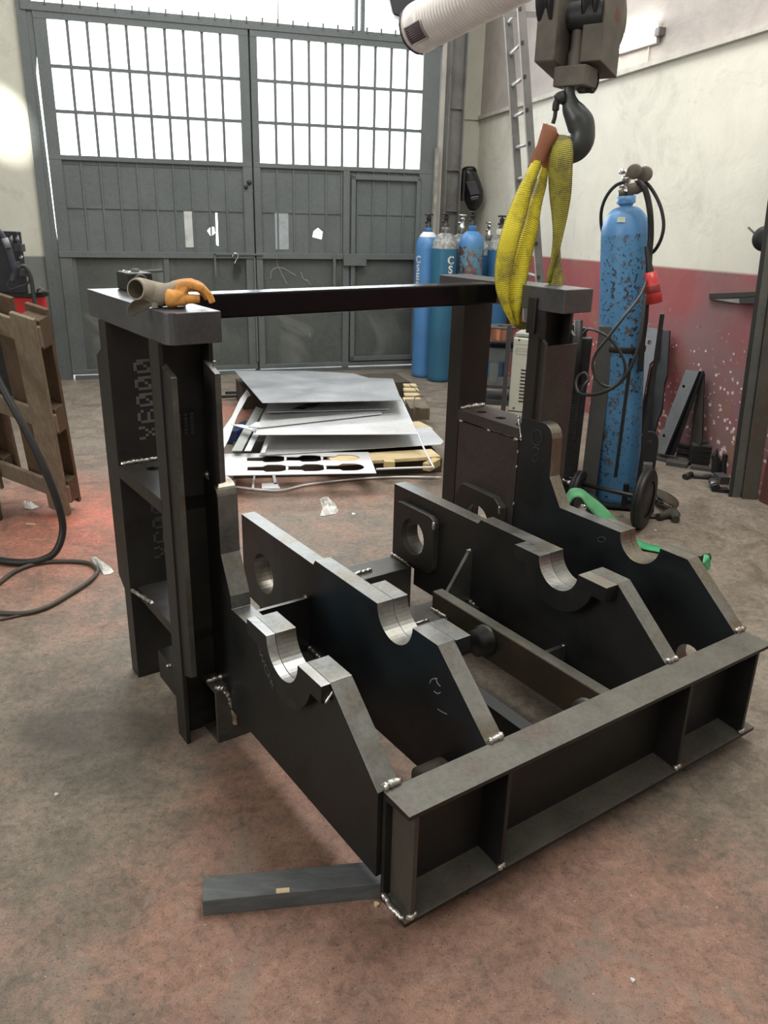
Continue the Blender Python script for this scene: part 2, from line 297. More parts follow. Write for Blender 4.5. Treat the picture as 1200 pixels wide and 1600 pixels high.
# ---------------------------------------------------------------- mesh building
class MB:
    """collects world-space geometry and links it as ONE mesh object"""
    def __init__(s): s.v = []; s.f = []; s.m = []; s.sm = []; s.uv = None
    def add(s, vs, fs, mi=0, smooth=False):
        b = len(s.v); s.v += [tuple(float(c) for c in p) for p in vs]
        for k, f in enumerate(fs):
            s.f.append([b + i for i in f]); s.m.append(mi[k] if hasattr(mi, '__len__') else mi); s.sm.append(smooth)
        return s
    def hexa(s, P, mi=0):                     # P[0..3] bottom ring, P[4..7] top ring
        return s.add(P, [(3, 2, 1, 0), (4, 5, 6, 7), (0, 1, 5, 4), (1, 2, 6, 5), (2, 3, 7, 6), (3, 0, 4, 7)], mi)
    def box(s, fr, u0, u1, v0, v1, z0, z1, mi=0):
        g = fr.g; return s.hexa([g(u0, v0, z0), g(u1, v0, z0), g(u1, v1, z0), g(u0, v1, z0), g(u0, v0, z1), g(u1, v0, z1), g(u1, v1, z1), g(u0, v1, z1)], mi)
    def prism(s, loops, mp, t0, t1, mface=0, mside=1):   # loops: outline then holes, 2D; mp(a,b,t)->world
        tess = tessellate_polygon([[Vector((a, b, 0)) for a, b in L] for L in loops])
        flat = [q for L in loops for q in L]; n = len(flat)
        vs = [mp(a, b, t0) for a, b in flat] + [mp(a, b, t1) for a, b in flat]
        fs = []; ms = []
        for t in tess: fs.append(tuple(t)); fs.append(tuple(i + n for i in reversed(t))); ms += [mface, mface]
        o = 0
        for L in loops:
            k = len(L)
            for i in range(k):
                j = (i + 1) % k; fs.append((o + i, o + j, o + j + n, o + i + n)); ms.append(mside(i) if (callable(mside) and o == 0) else (mside if not callable(mside) else 1))
            o += k
        return s.add(vs, fs, ms)
    def tube(s, pts, rad, n=10, mi=0, cap=True, smooth=True, sy=1., up=None):
        pts = [np.array(p, float) for p in pts]; m_ = len(pts); rs = rad if hasattr(rad, '__len__') else [rad] * m_
        prev = None; vs = []
        for i, p in enumerate(pts):
            t = pts[min(i + 1, m_ - 1)] - pts[max(i - 1, 0)]; t = t / (np.linalg.norm(t) + 1e-12)
            if prev is None:
                a = np.array([0, 0, 1.]) if up is None else np.array(up, float)
                if abs(a @ t) > .95: a = np.array([1., 0, 0])
            else: a = prev
            a = a - (a @ t) * t; a /= np.linalg.norm(a) + 1e-12; b = np.cross(t, a); prev = a
            r = rs[i]; ra, rb = (r if hasattr(r, '__len__') else (r, r * sy))
            for k in range(n): vs.append(p + a * ra * cos(2 * pi * k / n) + b * rb * sin(2 * pi * k / n))
        fs = [(i * n + k, i * n + (k + 1) % n, (i + 1) * n + (k + 1) % n, (i + 1) * n + k) for i in range(m_ - 1) for k in range(n)]
        s.add(vs, fs, mi, smooth)
        if cap:
            s.add(vs[:n], [tuple(range(n))[::-1]], mi); s.add(vs[-n:], [tuple(range(n))], mi)
        return s
    def lathe(s, base, axis, prof, n=28, mi=0, smooth=True, mis=None):   # prof: (r, h)
        base = np.array(base, float); ax = np.array(axis, float); ax /= np.linalg.norm(ax)
        a = np.array([1., 0, 0]) if abs(ax[0]) < .9 else np.array([0, 1., 0]); a = a - (a @ ax) * ax; a /= np.linalg.norm(a); b = np.cross(ax, a)
        vs = [base + ax * h + (a * cos(2 * pi * k / n) + b * sin(2 * pi * k / n)) * max(r, 1e-5) for r, h in prof for k in range(n)]
        for i in range(len(prof) - 1):
            s.add([vs[i * n + k] for k in range(n)] + [vs[(i + 1) * n + k] for k in range(n)], [(k, (k + 1) % n, n + (k + 1) % n, n + k) for k in range(n)], mis[i] if mis else mi, smooth)
        return s
    def build(s, name, mats, parent=None, loc=None, bevel=0., weld=False, solid=0., subsurf=0, remesh=0., auto=None):
        me = bpy.data.meshes.new(name); P = np.array(s.v)
        ploc = np.array(parent_origin(parent)) if parent is not None else None
        if loc is None:
            loc = ploc if parent is not None else np.array([P[:, 0].mean(), P[:, 1].mean(), P[:, 2].min()])
        loc = np.array(loc, float)
        me.from_pydata([tuple(p - loc) for p in P], [], s.f)
        for mt in (mats if isinstance(mats, (list, tuple)) else [mats]): me.materials.append(mt)
        me.polygons.foreach_set('material_index', [min(i, len(me.materials) - 1) for i in s.m]); me.polygons.foreach_set('use_smooth', s.sm)
        if s.uv is not None:
            ul = me.uv_layers.new(name='UVMap')
            for p in me.polygons:
                for li in p.loop_indices: ul.data[li].uv = s.uv[me.loops[li].vertex_index]
        bm = bmesh.new(); bm.from_mesh(me); bmesh.ops.remove_doubles(bm, verts=bm.verts, dist=1e-6); bmesh.ops.recalc_face_normals(bm, faces=bm.faces); bm.to_mesh(me); bm.free()
        me.update()
        o = bpy.data.objects.new(name, me); COL.objects.link(o)
        if parent is not None:
            o.parent = parent; o.location = Vector(loc - ploc)
        else: o.location = Vector(loc)
        if solid:
            md = o.modifiers.new('solid', 'SOLIDIFY'); md.thickness = solid; md.offset = 0
        if remesh:
            md = o.modifiers.new('remesh', 'REMESH'); md.mode = 'VOXEL'; md.voxel_size = remesh; md.use_smooth_shade = True
            md = o.modifiers.new('smooth', 'SMOOTH'); md.iterations = 3; md.factor = .5
        if subsurf:
            md = o.modifiers.new('sub', 'SUBSURF'); md.levels = subsurf; md.render_levels = subsurf
        if bevel:
            md = o.modifiers.new('bevel', 'BEVEL'); md.width = bevel; md.segments = 2; md.limit_method = 'ANGLE'; md.angle_limit = RD(40)
        ORIG[o.name] = loc
        return o
ORIG = {}
def parent_origin(p): return ORIG[p.name]
def thing(name, label, cat, loc, group=None, kind=None):
    o = bpy.data.objects.new(name, None); COL.objects.link(o); o.location = Vector(loc); o.empty_display_size = .1
    ORIG[o.name] = np.array(loc, float); tag(o, label, cat, group, kind); return o
def tag(o, label=None, cat=None, group=None, kind=None):
    if label: o['label'] = label
    if cat: o['category'] = cat
    if group: o['group'] = group
    if kind: o['kind'] = kind
    return o
def struct(o): o['kind'] = 'structure'; return o
def arc(cx, cy, r, a0, a1, n=14): return [(cx + r * cos(a0 + (a1 - a0) * i / n), cy + r * sin(a0 + (a1 - a0) * i / n)) for i in range(n + 1)]
def circ(cx, cy, r, n=28): return arc(cx, cy, r, 0, 2 * pi * (n - 1) / n, n - 1)
def cat_rom(P, n=8):
    P = [np.array(p, float) for p in P]; out = []
    for i in range(len(P) - 1):
        p0, p1, p2, p3 = P[max(i - 1, 0)], P[i], P[i + 1], P[min(i + 2, len(P) - 1)]
        for k in range(n):
            t = k / n; out.append(.5 * ((2 * p1) + (-p0 + p2) * t + (2 * p0 - 5 * p1 + 4 * p2 - p3) * t * t + (-p0 + 3 * p1 - 3 * p2 + p3) * t ** 3))
    out.append(P[-1]); return out
def ribbon(Ls, Rs, n=8, crown=.0, cn=None, across=4):
    A = cat_rom(Ls, n); B = cat_rom(Rs, n); mb = MB(); vs = []; uv = []; ln = 0
    for i, (a, b) in enumerate(zip(A, B)):
        if i: ln += np.linalg.norm((a + b) / 2 - (A[i - 1] + B[i - 1]) / 2)
        for k in range(across + 1):
            t = k / across; p = a * (1 - t) + b * t
            if cn is not None: p = p + np.array(cn) * crown * 4 * t * (1 - t)
            vs.append(p); uv.append((t, ln))
    w_ = across + 1
    mb.add(vs, [(i * w_ + k, i * w_ + k + 1, (i + 1) * w_ + k + 1, (i + 1) * w_ + k) for i in range(len(A) - 1) for k in range(across)], 0, True)
    mb.uv = uv; return mb

# ================================================================ THE HALL
W0 = Frame(0, 0, 0)
o = MB().add([D.g(-5, -12, 0), D.g(4.3, -12, 0), D.g(4.3, .7, 0), D.g(-5, .7, 0), D.g(-5, -12, -.1), D.g(4.3, -12, -.1), D.g(4.3, .7, -.1), D.g(-5, .7, -.1)],
             [(0, 1, 2, 3), (7, 6, 5, 4), (0, 4, 5, 1), (1, 5, 6, 2), (2, 6, 7, 3), (3, 7, 4, 0)]).build('floor', FLOOR); struct(o)
struct(MB().box(D, 4.0, 4.2, -12, .6, 0, 5.0).build('wall_right', WALL_R))
struct(MB().box(D, -5, -.10, -.02, .2, 0, 5.0).build('wall_back', WALL_B))
struct(MB().box(D, 3.60, 4.0, .38, .55, 0, 5.0).build('wall_recess', WALL_B))
struct(MB().box(D, -.10, 3.6, -.02, .2, 3.75, 5.0).build('wall_above_gate', WALL_B))
struct(MB().box(D, -5.2, -5, -12, .2, 0, 5.0).build('wall_left', WALL_P))
struct(MB().box(D, -5, 4.2, -12.2, -12, 0, 5.0).build('wall_front', WALL_P))
struct(MB().box(D, -5, 4.2, -12, .6, 5.0, 5.15).build('ceiling', WALL_P))
# gate frame: side trims, header, transom
struct(MB().box(D, -.115, -.045, -.05, .06, 0, 3.9).build('trim_1', DOORM))
struct(MB().prism([[(-.05, 0), (.002, 0), (.002, 1.08), (-.008, 1.3), (-.020, 2.45), (-.002, 2.58), (-.002, 3.9), (-.05, 3.9)]], lambda a, b, t: D.g(a, t, b), -.04, .0, 0, 0).build('trim_2', DOORM))
struct(MB().box(D, .02, 2.56, -.045, .02, 0, .034).box(D, 2.56, 3.42, -.045, .02, 0, .03).box(D, 1.655, 1.695, .001, .02, .03, 2.9).box(D, 2.56, 3.42, .001, .02, .046, .14).build('trim_9', DOORM))
hd = MB().box(D, -.08, 3.42, -.06, .05, 2.885, 2.945)
for i in range(26):
    u = .1 + i * .13
    hd.box(D, u - .006, u + .006, -.07, -.05, 2.93, 2.975)
hd.box(D, 2.60, 2.625, -.04, .04, 2.945, 3.9).box(D, 2.66, 2.685, -.04, .04, 2.945, 3.9).box(D, 1.93, 1.936, -.02, .0, 2.945, 3.9).box(D, .0, 3.42, -.03, .03, 3.7, 3.78)
struct(hd.build('trim_3', DOORM))
tg = MB().box(D, -.02, 3.42, .0, .006, 2.95, 3.75).build('window_1', GLASS); struct(tg)
def leaf(name, u0, u1, cols_x0, cols_x1, wicket):
    z_win0, z_win1 = 1.862, 2.835
    fr = MB()
    fr.box(D, u0, cols_x0, -.05, .0, .046, 2.885).box(D, cols_x1, u1, -.05, .0, .046, 2.885)
    fr.box(D, u0, u1, -.052, -.002, z_win1, 2.885).box(D, u0, u1, -.052, -.002, 1.825, z_win0).box(D, u0, u1, -.06, -.002, 1.055, 1.105).box(D, u0, u1, -.052, .0, .046, .085)
    root = fr.build(name, DOORM, bevel=.002); struct(root)
    gb = MB(); n = 10; cw = (cols_x1 - cols_x0) / n
    for i in range(1, n): gb.box(D, cols_x0 + i * cw - .0115, cols_x0 + i * cw + .0115, -.04, -.012, z_win0, z_win1)
    for j in (1, 2): z = z_win0 + (z_win1 - z_win0) * j / 3; gb.box(D, cols_x0, cols_x1, -.042, -.012, z - .013, z + .013)
    gb.build('glazing_bars', DOORM, root)
    pn = MB()
    for i in range(n):
        for j in range(3):
            zz = z_win0 + (z_win1 - z_win0) * j / 3; pn.box(D, cols_x0 + i * cw + .007, cols_x0 + (i + 1) * cw - .007, -.022, -.019, zz + .008, zz + (z_win1 - z_win0) / 3 - .008)
    pn.build('window_panes', GLASS, root)
    # sheet panels with upright ribs
    up = MB(); holes = []
    def cut(ua, ub, za, zb): holes.append([D_ for D_ in ((ua, za), (ub, za), (ub, zb), (ua, zb))])
    if not wicket: cut(1.062, 1.128, 1.15, 1.445); holes.append([(1.33, 1.17), (1.35, 1.16), (1.352, 1.44), (1.335, 1.44)]); holes.append([(1.255, 1.29), (1.285, 1.24), (1.325, 1.27), (1.318, 1.32), (1.29, 1.325)])
    else: cut(1.868, 1.985, 1.14, 1.455); holes.append([(2.212, 1.25), (2.30, 1.23), (2.31, 1.295), (2.265, 1.33), (2.225, 1.30)])
    up.prism([[(cols_x0, 1.10), (cols_x1, 1.10), (cols_x1, 1.83), (cols_x0, 1.83)]] + holes, lambda a, b, t: D.g(a, t, b), -.024, -.020, 0, 0)
    up.build('upper_panel', DOORM, root)
    rb = MB()
    for i in range(0, n + 1): rb.box(D, cols_x0 + i * cw - .007, cols_x0 + i * cw + .007, -.036, -.02, 1.105, 1.825)
    for i in range(n):
        rb.box(D, cols_x0 + i * cw + .01, cols_x0 + (i + 1) * cw - .012, -.034, -.022, 1.452, 1.464)
        rb.box(D, cols_x0 + i * cw + .01, cols_x0 + (i + 1) * cw - .012, -.030, -.022, 1.795, 1.803)
    rb.build('panel_ribs', DOORM, root)
    lo = MB().box(D, cols_x0 - .01, cols_x1 + .01, -.012, -.008, .075, 1.06); lo.build('lower_panel', DOORLOW, root)
    st = MB()
    if not wicket: st.box(D, .86, .905, -.045, -.008, .07, 1.06).box(D, cols_x0, cols_x0 + .03, -.03, -.008, .07, 1.06)
    else: st.box(D, 2.50, 2.56, -.05, -.008, .03, 1.83)
    st.build('mid_stile', DOORM, root)
    return root
d1 = leaf('door_1', .0, 1.668, .098, 1.588, False)
MB().box(D, 1.060, 1.130, -.030, -.026, 1.146, 1.449).build('window_pane', plain('milky_pane', (.55, .58, .56), .3), d1)
d2 = leaf('door_2', 1.682, 3.40, 1.742, 3.235, True)
MB().box(D, 1.865, 1.988, -.030, -.026, 1.136, 1.459).build('window_pane', plain('grey_pane', (.36, .40, .42), .3), d2)
wk = MB().box(D, 2.575, 2.615, -.062, -.03, .10, 1.79).box(D, 3.21, 3.25, -.062, -.03, .10, 1.79).box(D, 2.575, 3.25, -.062, -.03, 1.755, 1.795).box(D, 2.575, 3.25, -.062, -.03, .10, .14)
wk = wk.build('wicket_frame', DOORM, d2, bevel=.002)
MB().box(D, 2.50, 2.72, -.085, -.055, 1.0, 1.10).build('lock_case', DOORM, d2)
MB().box(D, 2.515, 2.57, -.075, -.05, .73, .76).build('bolt', CHROME, d2)
MB().box(D, 2.40, 2.425, -.07, -.05, .60, 1.12).build('bolt_bar', DOORM, d2)
MB().box(D, 1.30, 1.74, -.075, -.055, 1.085, 1.10).box(D, 1.30, 1.315, -.075, -.055, .9, 1.1).build('latch_bar', DOORM, d1)
MB().box(D, 1.655, 1.672, -.07, -.05, .12, 1.06).tube([D.g(1.663, -.07, .75), D.g(1.63, -.12, .72), D.g(1.60, -.12, .70)], .008).build('drop_bolt', DOORM, d1)
MB().lathe(D.g(1.64, -.05, 1.70), D.v * -1, [(.0, .02), (.018, .02), (.022, 0)], 10).lathe(D.g(1.61, -.05, 1.66), D.v * -1, [(.0, .02), (.014, .02), (.018, 0)], 10).build('lock_knob', IROND, d1)
# chalk scrawl and spray marks on the lower panels (paint on the sheet)
def scrawl(name, lines, parent, rad, mat):
    b = MB()
    for L in lines:
        P = [D.g(*(lambda q: (q[0], -.0135, q[2]))(D.pv(x, y, -.012))) for x, y in L]; b.tube(cat_rom(P, 4), rad, 5)
    return b.build(name, mat, parent)
scrawl('chalk_scrawl', [[(423, 437), (424, 424), (431, 419), (441, 419), (452, 425), (462, 431)], [(434, 402), (433, 412), (438, 424), (449, 446)], [(470, 425), (474, 436), (482, 440)], [(478, 436), (485, 446)], [(484, 520), (484, 527)]], d2, .005, plain('pale_scrawl', (.28, .29, .28), .9))
scrawl('chalk_scrawl', [[(206, 421), (218, 424), (232, 423), (254, 422)], [(222, 428), (214, 440)]], d1, .012, plain('grey_wipe', (.19, .205, .195), .9))
hk = MB(); P = [D.g(*D.pv(x, y, -.07)) for x, y in ((363, 402), (366, 396), (371, 397), (372, 402), (368, 408), (367, 414), (369, 422))]
hk.tube(cat_rom(P, 4), .007, 6)
hk = hk.build('hanging_hook', CHROME); tag(hk, 'small S hook and padlock hanging from the gate rail', 'hook')
c_ = D.g(*D.pv(371, 417, -.075)); b = MB()
L_ = D.l(c_); b.box(D, L_[0] - .03, L_[0] + .03, L_[1] - .012, L_[1] + .012, L_[2] - .05, L_[2] + .03); b.build('padlock_body', IROND, hk)
# steel post beside the gate
pb = MB().box(D, 3.455, 3.465, -.16, -.02, 0, 5).box(D, 3.465, 3.60, -.10, -.085, 0, 5).box(D, 3.60, 3.612, -.16, -.02, 0, 5)
pb.box(D, 3.465, 3.60, -.13, -.10, 1.50, 1.515).box(D, 3.465, 3.60, -.13, -.10, 1.86, 1.875).box(D, 3.465, 3.60, -.125, -.10, 2.38, 2.39)
struct(pb.build('trim_4', steel('post_steel', (.10, .10, .095), (.16, .155, .145), (.09, .085, .08), (.5, .7), .1)))
struct(MB().box(D, 3.41, 3.452, -.06, .1, 0, 5).build('trim_5', plain('pale_jamb', (.46, .43, .39), .7, 0, .15, 5)))
struct(MB().box(D, 3.37, 3.40, -.10, -.06, .6, 2.05).build('trim_6', plain('peeling_post', (.30, .29, .26), .7, 0, .4, 12)))
struct(MB().box(D, 3.60, 4.0, .05, .38, 0, 5.0).build('trim_7', WALL_B) if False else MB().box(D, 3.60, 3.66, -.02, .38, 0, 5.0).build('trim_7', WALL_B))
# surface conduit
pts = [D.g(3.66, .36, 2.362), D.g(3.985, .36, 2.366)]
cdt = MB().box(D, 3.66, 3.99, .36, .378, 2.350, 2.376)
P0 = D.pu(750, 184.5, 3.99); P1 = D.pu(877.5, 143.8, 3.99); P2 = D.pu(1199, 44, 3.99)
for a, b in ((P0, P1), (P1, P2), (P2, P2 + (P2 - P1) * .6)):
    cdt.hexa([D.g(3.965, a[1], a[2] - .016), D.g(3.998, a[1], a[2] - .016), D.g(3.998, b[1], b[2] - .016), D.g(3.965, b[1], b[2] - .016), D.g(3.965, a[1], a[2] + .016), D.g(3.998, a[1], a[2] + .016), D.g(3.998, b[1], b[2] + .016), D.g(3.965, b[1], b[2] + .016)])
struct(cdt.build('trim_8', plain('cream_conduit', (.52, .50, .44), .6)))

# ================================================================ THE WELDED FIXTURE
f = FX
fix = thing('welded_steel_fixture', 'large dark welded steel fixture with two posts and four saddle plates on the floor', 'steel frame', f.g(0, 0, 0))
VZ = lambda u: (lambda a, b, t: f.g(t, a, b))     # profile given as (v, z), extruded along u
UZm = lambda a, b, t: f.g(a, t, b)
UVm = lambda a, b, t: f.g(a, b, t)
BL = 1.318; ZB = .039; ZT = .339
# front channel beam
c = MB()
prof = [(0, ZB), (.095, ZB), (.095, ZT), (0, ZT), (0, ZT - .011), (.083, ZT - .019), (.083, ZB + .019), (0, ZB + .011)]
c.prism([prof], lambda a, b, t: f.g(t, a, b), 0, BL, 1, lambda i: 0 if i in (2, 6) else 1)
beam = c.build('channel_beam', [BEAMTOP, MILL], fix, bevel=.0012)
STIFF = steel('brown_stiffener_steel', (.045, .038, .032), (.075, .066, .055), (.06, .045, .035), (.45, .65), .1)
for u in (.018, .280, .942, 1.252):
    MB().prism([[(.004, ZB + .012), (.083, ZB + .02), (.083, ZT - .02), (.004, ZT - .012)]], lambda a, b, t: f.g(t, a, b), u, u + .012, 0, 0).build('stiffener', STIFF if u < .1 else MILL, beam, bevel=.001)
def weld(pts, r=.006, parent=fix, seg=5, name='weld_bead'):
    P = cat_rom([f.g(*p) for p in pts], seg) if len(pts) > 1 else [f.g(*pts[0]), f.g(*(np.array(pts[0]) + [0, .012, 0]))]
    ln = sum(np.linalg.norm(P[i + 1] - P[i]) for i in range(len(P) - 1)); n = max(6, int(ln / .004))
    Q = [];
    for k in range(n + 1):
        x = k / n * (len(P) - 1); i = min(int(x), len(P) - 2); Q.append(P[i] * (1 - x + i) + P[i + 1] * (x - i))
    Q = [q + np.array([random.uniform(-1, 1) for _ in range(3)]) * r * .22 for q in Q]
    return MB().tube(Q, [r * (.55 if k in (0, n) else random.uniform(.8, 1.2)) for k in range(n + 1)], 7).build(name, WELD, parent)
for u in (.024, .286, .948, 1.258):
    weld([(u - .012, .006, ZB + .017), (u + .012, .006, ZB + .017)], .008, beam)
weld([(.0, .088, ZB + .022), (.0, .045, ZB + .017), (.004, .012, ZB + .013)], .007, beam)
# saddle cheek plates
sad = arc(.478, .505, .08, 0, -pi, 22)[::-1]
sad = [(.478 - .08 * cos(pi * i / 22), .505 - .08 * sin(pi * i / 22)) for i in range(23)]
front = [(.097, .108), (.097, .337), (.112, .349), (.295, .505)]
outer = [(.979, .800), (.979, .108)]
tail_out1 = [(.662, .505), (.664, .455), (.822, .455), (.826, .493), (.878, .600), (.880, .756)] + arc(.920, .760, .040, pi, pi / 2, 8)[1:] + outer
tail_out4 = [(.836, .505), (.900, .604), (.905, .745)] + arc(.955, .745, .048, pi, pi / 2, 8)[1:] + [(1.068, .793), (1.068, .108)]
tail_in = [(.892, .505), (.905, .487), (1.409, .487), (1.409, .185), (1.26, .175), (1.26, .108)]
def plate(u0, u1, tail, holes, mt, name='cheek_plate'):
    L = front + sad + tail
    return MB().prism([L] + holes, lambda a, b, t: f.g(t, a, b), u0, u1, 0, lambda i: (0 if i in (0, len(L) - 1) else 1)).build(name, mt, fix, bevel=.0015)
cope = [circ(.235, .185, .045, 20)]
pinh = [circ(1.248, .320, .072, 30)]
p1 = plate(-.012, .046, tail_out1, [], [MILL, MACHM])
p2 = plate(.295, .347, tail_in, pinh, [MILLB, MACHM])
p3 = plate(.955, 1.010, tail_in, pinh, [MILL, MACHM])
p4 = plate(1.283, 1.335, tail_out4, cope, [MILLB, MACHM])
# saddle reinforcing rings
ro = .145; za = .460; da = sqrt(ro ** 2 - (.505 - za) ** 2); a0 = atan2(za - .505, -da)
ringp = [(.290, .505)] + sad + [(.668, .505), (.668, za)] + [(.478 + ro * cos(t), .505 + ro * sin(t)) for t in [(a0 + (atan2(za - .505, da) - a0) * 1.0 * k / 24) for k in range(25)]] + [(.290, za)]
a0 = pi + math.asin((.505 - za) / ro); a1 = 2 * pi - math.asin((.505 - za) / ro)
ringp = [(.290, .505)] + sad + [(.668, .505), (.668, za)] + [(.478 - ro * cos(t - pi), .505 + ro * sin(t)) if False else (.478 + ro * -cos(t - pi) * -1 if False else .478 - ro * cos(t), .505 - ro * sin(t)) for t in [pi - math.asin((.505 - za) / ro) - (pi - 2 * math.asin((.505 - za) / ro)) * k / 24 for k in range(25)]] + [(.290, za)]
for (u0, u1, par) in ((-.038, -.013, p1), (.348, .397, p2), (.903, .954, p3), (1.336, 1.360, p4)):
    MB().prism([ringp], lambda a, b, t: f.g(t, a, b), u0, u1, 0, lambda i: 1 if i <= 25 else 0).build('saddle_ring', [MILL, MACH if par in (p1, p3) else MACHM], par, bevel=.0012)
# stencilled mill marks on the near ring
def flat_text(txt, size, origin, xd, yd, nd_, parent, mat, name='stencil_text', sx=1., ext=.0003):
    cu = bpy.data.curves.new(name, 'FONT'); cu.body = txt; cu.size = size; cu.extrude = 0; cu.align_x = 'LEFT'
    t = bpy.data.objects.new(name, cu); COL.objects.link(t)
    bpy.context.view_layer.update()
    me = bpy.data.meshes.new_from_object(t.evaluated_get(bpy.context.evaluated_depsgraph_get())); COL.objects.unlink(t); bpy.data.objects.remove(t)
    vs = [np.array(origin) + np.array(xd) * v.co.x * sx + np.array(yd) * v.co.y + np.array(nd_) * .0008 for v in me.vertices]
    b = MB().add(vs, [tuple(p.vertices) for p in me.polygons]); bpy.data.meshes.remove(me)
    return b.build(name, mat, parent)
a_ = np.array([0, 0, 1.]); 
def on_ring(txt, ang0, size, rr, parent=p1):
    for i, ch in enumerate(txt):
        t = ang0 + i * size * .85 / rr; ctr = (.478 + rr * cos(t), .505 + rr * sin(t))
        xd = -f.v * -sin(t) + a_ * cos(t) * -1; xd = f.v * (-sin(t)) + a_ * cos(t); yd = -(f.v * cos(t) + a_ * sin(t))
        flat_text(ch, size, f.g(-.0305, ctr[0], ctr[1]), -xd * -1, yd, -f.u, parent, CHALKD)
flat_text('WCFR', .042, f.g(-.0386, .602, .440), -f.v * .62 - a_ * .62, f.v * -.45 + a_ * .6, -f.u, p1, CHALKD)
flat_text('/////', .03, f.g(-.0386, .44, .372), -f.v * .9 + a_ * .30, f.v * .1 + a_ * .9, -f.u, p1, CHALKD)
# posts
def channel(name, u0, u1, vweb, vtip, z1, parent=fix, mt=COLM, t=.013, tw=.012):
    s = 1 if vtip > vweb else -1
    pr = [(u0, vweb), (u1, vweb), (u1, vtip), (u1 - t, vtip), (u1 - t, vweb + s * tw), (u0 + t, vweb + s * tw), (u0 + t, vtip), (u0, vtip)]
    return MB().prism([pr], UVm, .0, z1, 0, 0).build(name, mt, parent, bevel=.001)
def bar(name, u0, u1, va, vb, z0, z1, bev, mt=COLM):    # flat bar with a bevelled top edge, va = welded edge
    return MB().prism([[(va, z0 - (0)), (vb, z0 + bev), (vb, z1 - bev * .8), (va, z1)]], lambda a, b, t: f.g(t, a, b), u0, u1, 0, 1).build(name, [mt, MACHD], fix, bevel=.001)
lf = channel('front_post', -.134, .010, .980, .912, 1.180, t=.012)
lr = channel('rear_post', -.134, .010, 1.342, 1.408, 1.180)
bar('post_side_bar', -.128, -.112, .925, .853, .228, 1.128, .03); bar('post_side_bar', -.014, .002, .925, .853, .785, 1.128, .03)
bar('post_side_bar', -.1335, -.118, 1.40, 1.462, .30, 1.10, .04)
MB().prism([[(-.100, .857), (.013, .857), (.013, 1.515), (-.128, 1.515), (-.128, .89)] + [(-.128 + .03 * (1 - cos(t)), .89 - .033 * sin(t)) for t in (.4, .8, 1.2)]], UVm, 1.180, 1.257, 0, 0).build('post_cap', CAPM, fix, bevel=.003)
rf_ = channel('front_post', 1.285, 1.430, 1.070, 1.000, 1.182)
rr_ = channel('rear_post', 1.285, 1.430, 1.432, 1.512, 1.182)
MB().box(f, 1.285, 1.425, .915, 1.60, 1.182, 1.262).build('post_cap', CAPM, fix, bevel=.003)
bar('post_side_bar', 1.285, 1.299, 1.02, .986, .20, 1.10, .035)
MB().box(f, 1.272, 1.285, 1.035, 1.075, 1.10, 1.225).build('post_tab', COLM, fix, bevel=.003)
MB().box(f, 1.286, 1.440, .975, .987, .12, 1.064).build('cover_plate', RUSTY, fix, bevel=.001)
bar('post_side_bar', 1.426, 1.440, 1.02, .986, .20, 1.12, .035)
# shelves with holes
def shelf(u0, u1, v0, v1, z0, z1, hs):
    return MB().prism([[(u0, v0), (u1, v0), (u1, v1), (u0, v1)]] + [circ(a, b, .021, 18) for a, b in hs], UVm, z0, z1, 0, 0).build('bolt_shelf', RUSTY if u0 > 1 else COLM, fix, bevel=.001)
shelf(-.134, .008, .968, 1.341, .711, .752, [(-.055, 1.26), (-.055, 1.13), (.0 - .055, 1.03)])
shelf(1.280, 1.430, 1.071, 1.431, .705, .745, [(1.335, 1.35), (1.335, 1.235), (1.335, 1.12)])
MB().box(f, -.11, .008, .968, 1.341, .30, .335).build('lower_shelf', COLM, fix)
MB().box(f, -.10, .008, .968, 1.22, .06, .16).build('lower_shelf', COLM, fix)
MB().prism([[(1.075, .20), (1.428, .20), (1.428, .698), (1.075, .698)], circ(1.245, .32, .07, 24)], lambda a, b, t: f.g(t, a, b), 1.286, 1.298, 0, 0).build('side_plate', RUSTY, fix)
oc = [(1.385, .215), (1.385, .40), (1.345, .457), (1.148, .452), (1.108, .42), (1.108, .215)]
MB().prism([oc, circ(1.245, .32, .072, 28)], lambda a, b, t: f.g(t, a, b), 1.250, 1.285, 0, 1).build('pin_boss_plate', [MILL, MACHD], fix, bevel=.003)
rr = lambda v0, v1, z0, z1, r: arc(v0 + r, z0 + r, r, pi, 1.5 * pi, 4) + arc(v1 - r, z0 + r, r, 1.5 * pi, 2 * pi, 4) + arc(v1 - r, z1 - r, r, 0, pi / 2, 4) + arc(v0 + r, z1 - r, r, pi / 2, pi, 4)
MB().prism([rr(1.118, 1.372, .205, .437, .035), circ(1.248, .320, .0725, 30)], lambda a, b, t: f.g(t, a, b), .931, .955, 0, 1).build('pin_boss_plate', [MILL, MACHD], fix, bevel=.002)
MB().prism([rr(1.118, 1.372, .205, .437, .035), circ(1.248, .320, .0725, 30)], lambda a, b, t: f.g(t, a, b), .347, .371, 0, 1).build('pin_boss_plate', [MILL, MACHD], fix, bevel=.002)
# cross bar between the post tops
CB = steel('cold_black_tube', (.009, .009, .011), (.015, .015, .018), (.012, .012, .016), (.14, .24), .6)
MB().prism([[(1.250, 1.183), (1.330, 1.183), (1.330, 1.257), (1.250, 1.257)]], lambda a, b, t: f.g(t, a, b), .014, 1.284, 0, 0).build('cross_bar', CB, fix, bevel=.006)
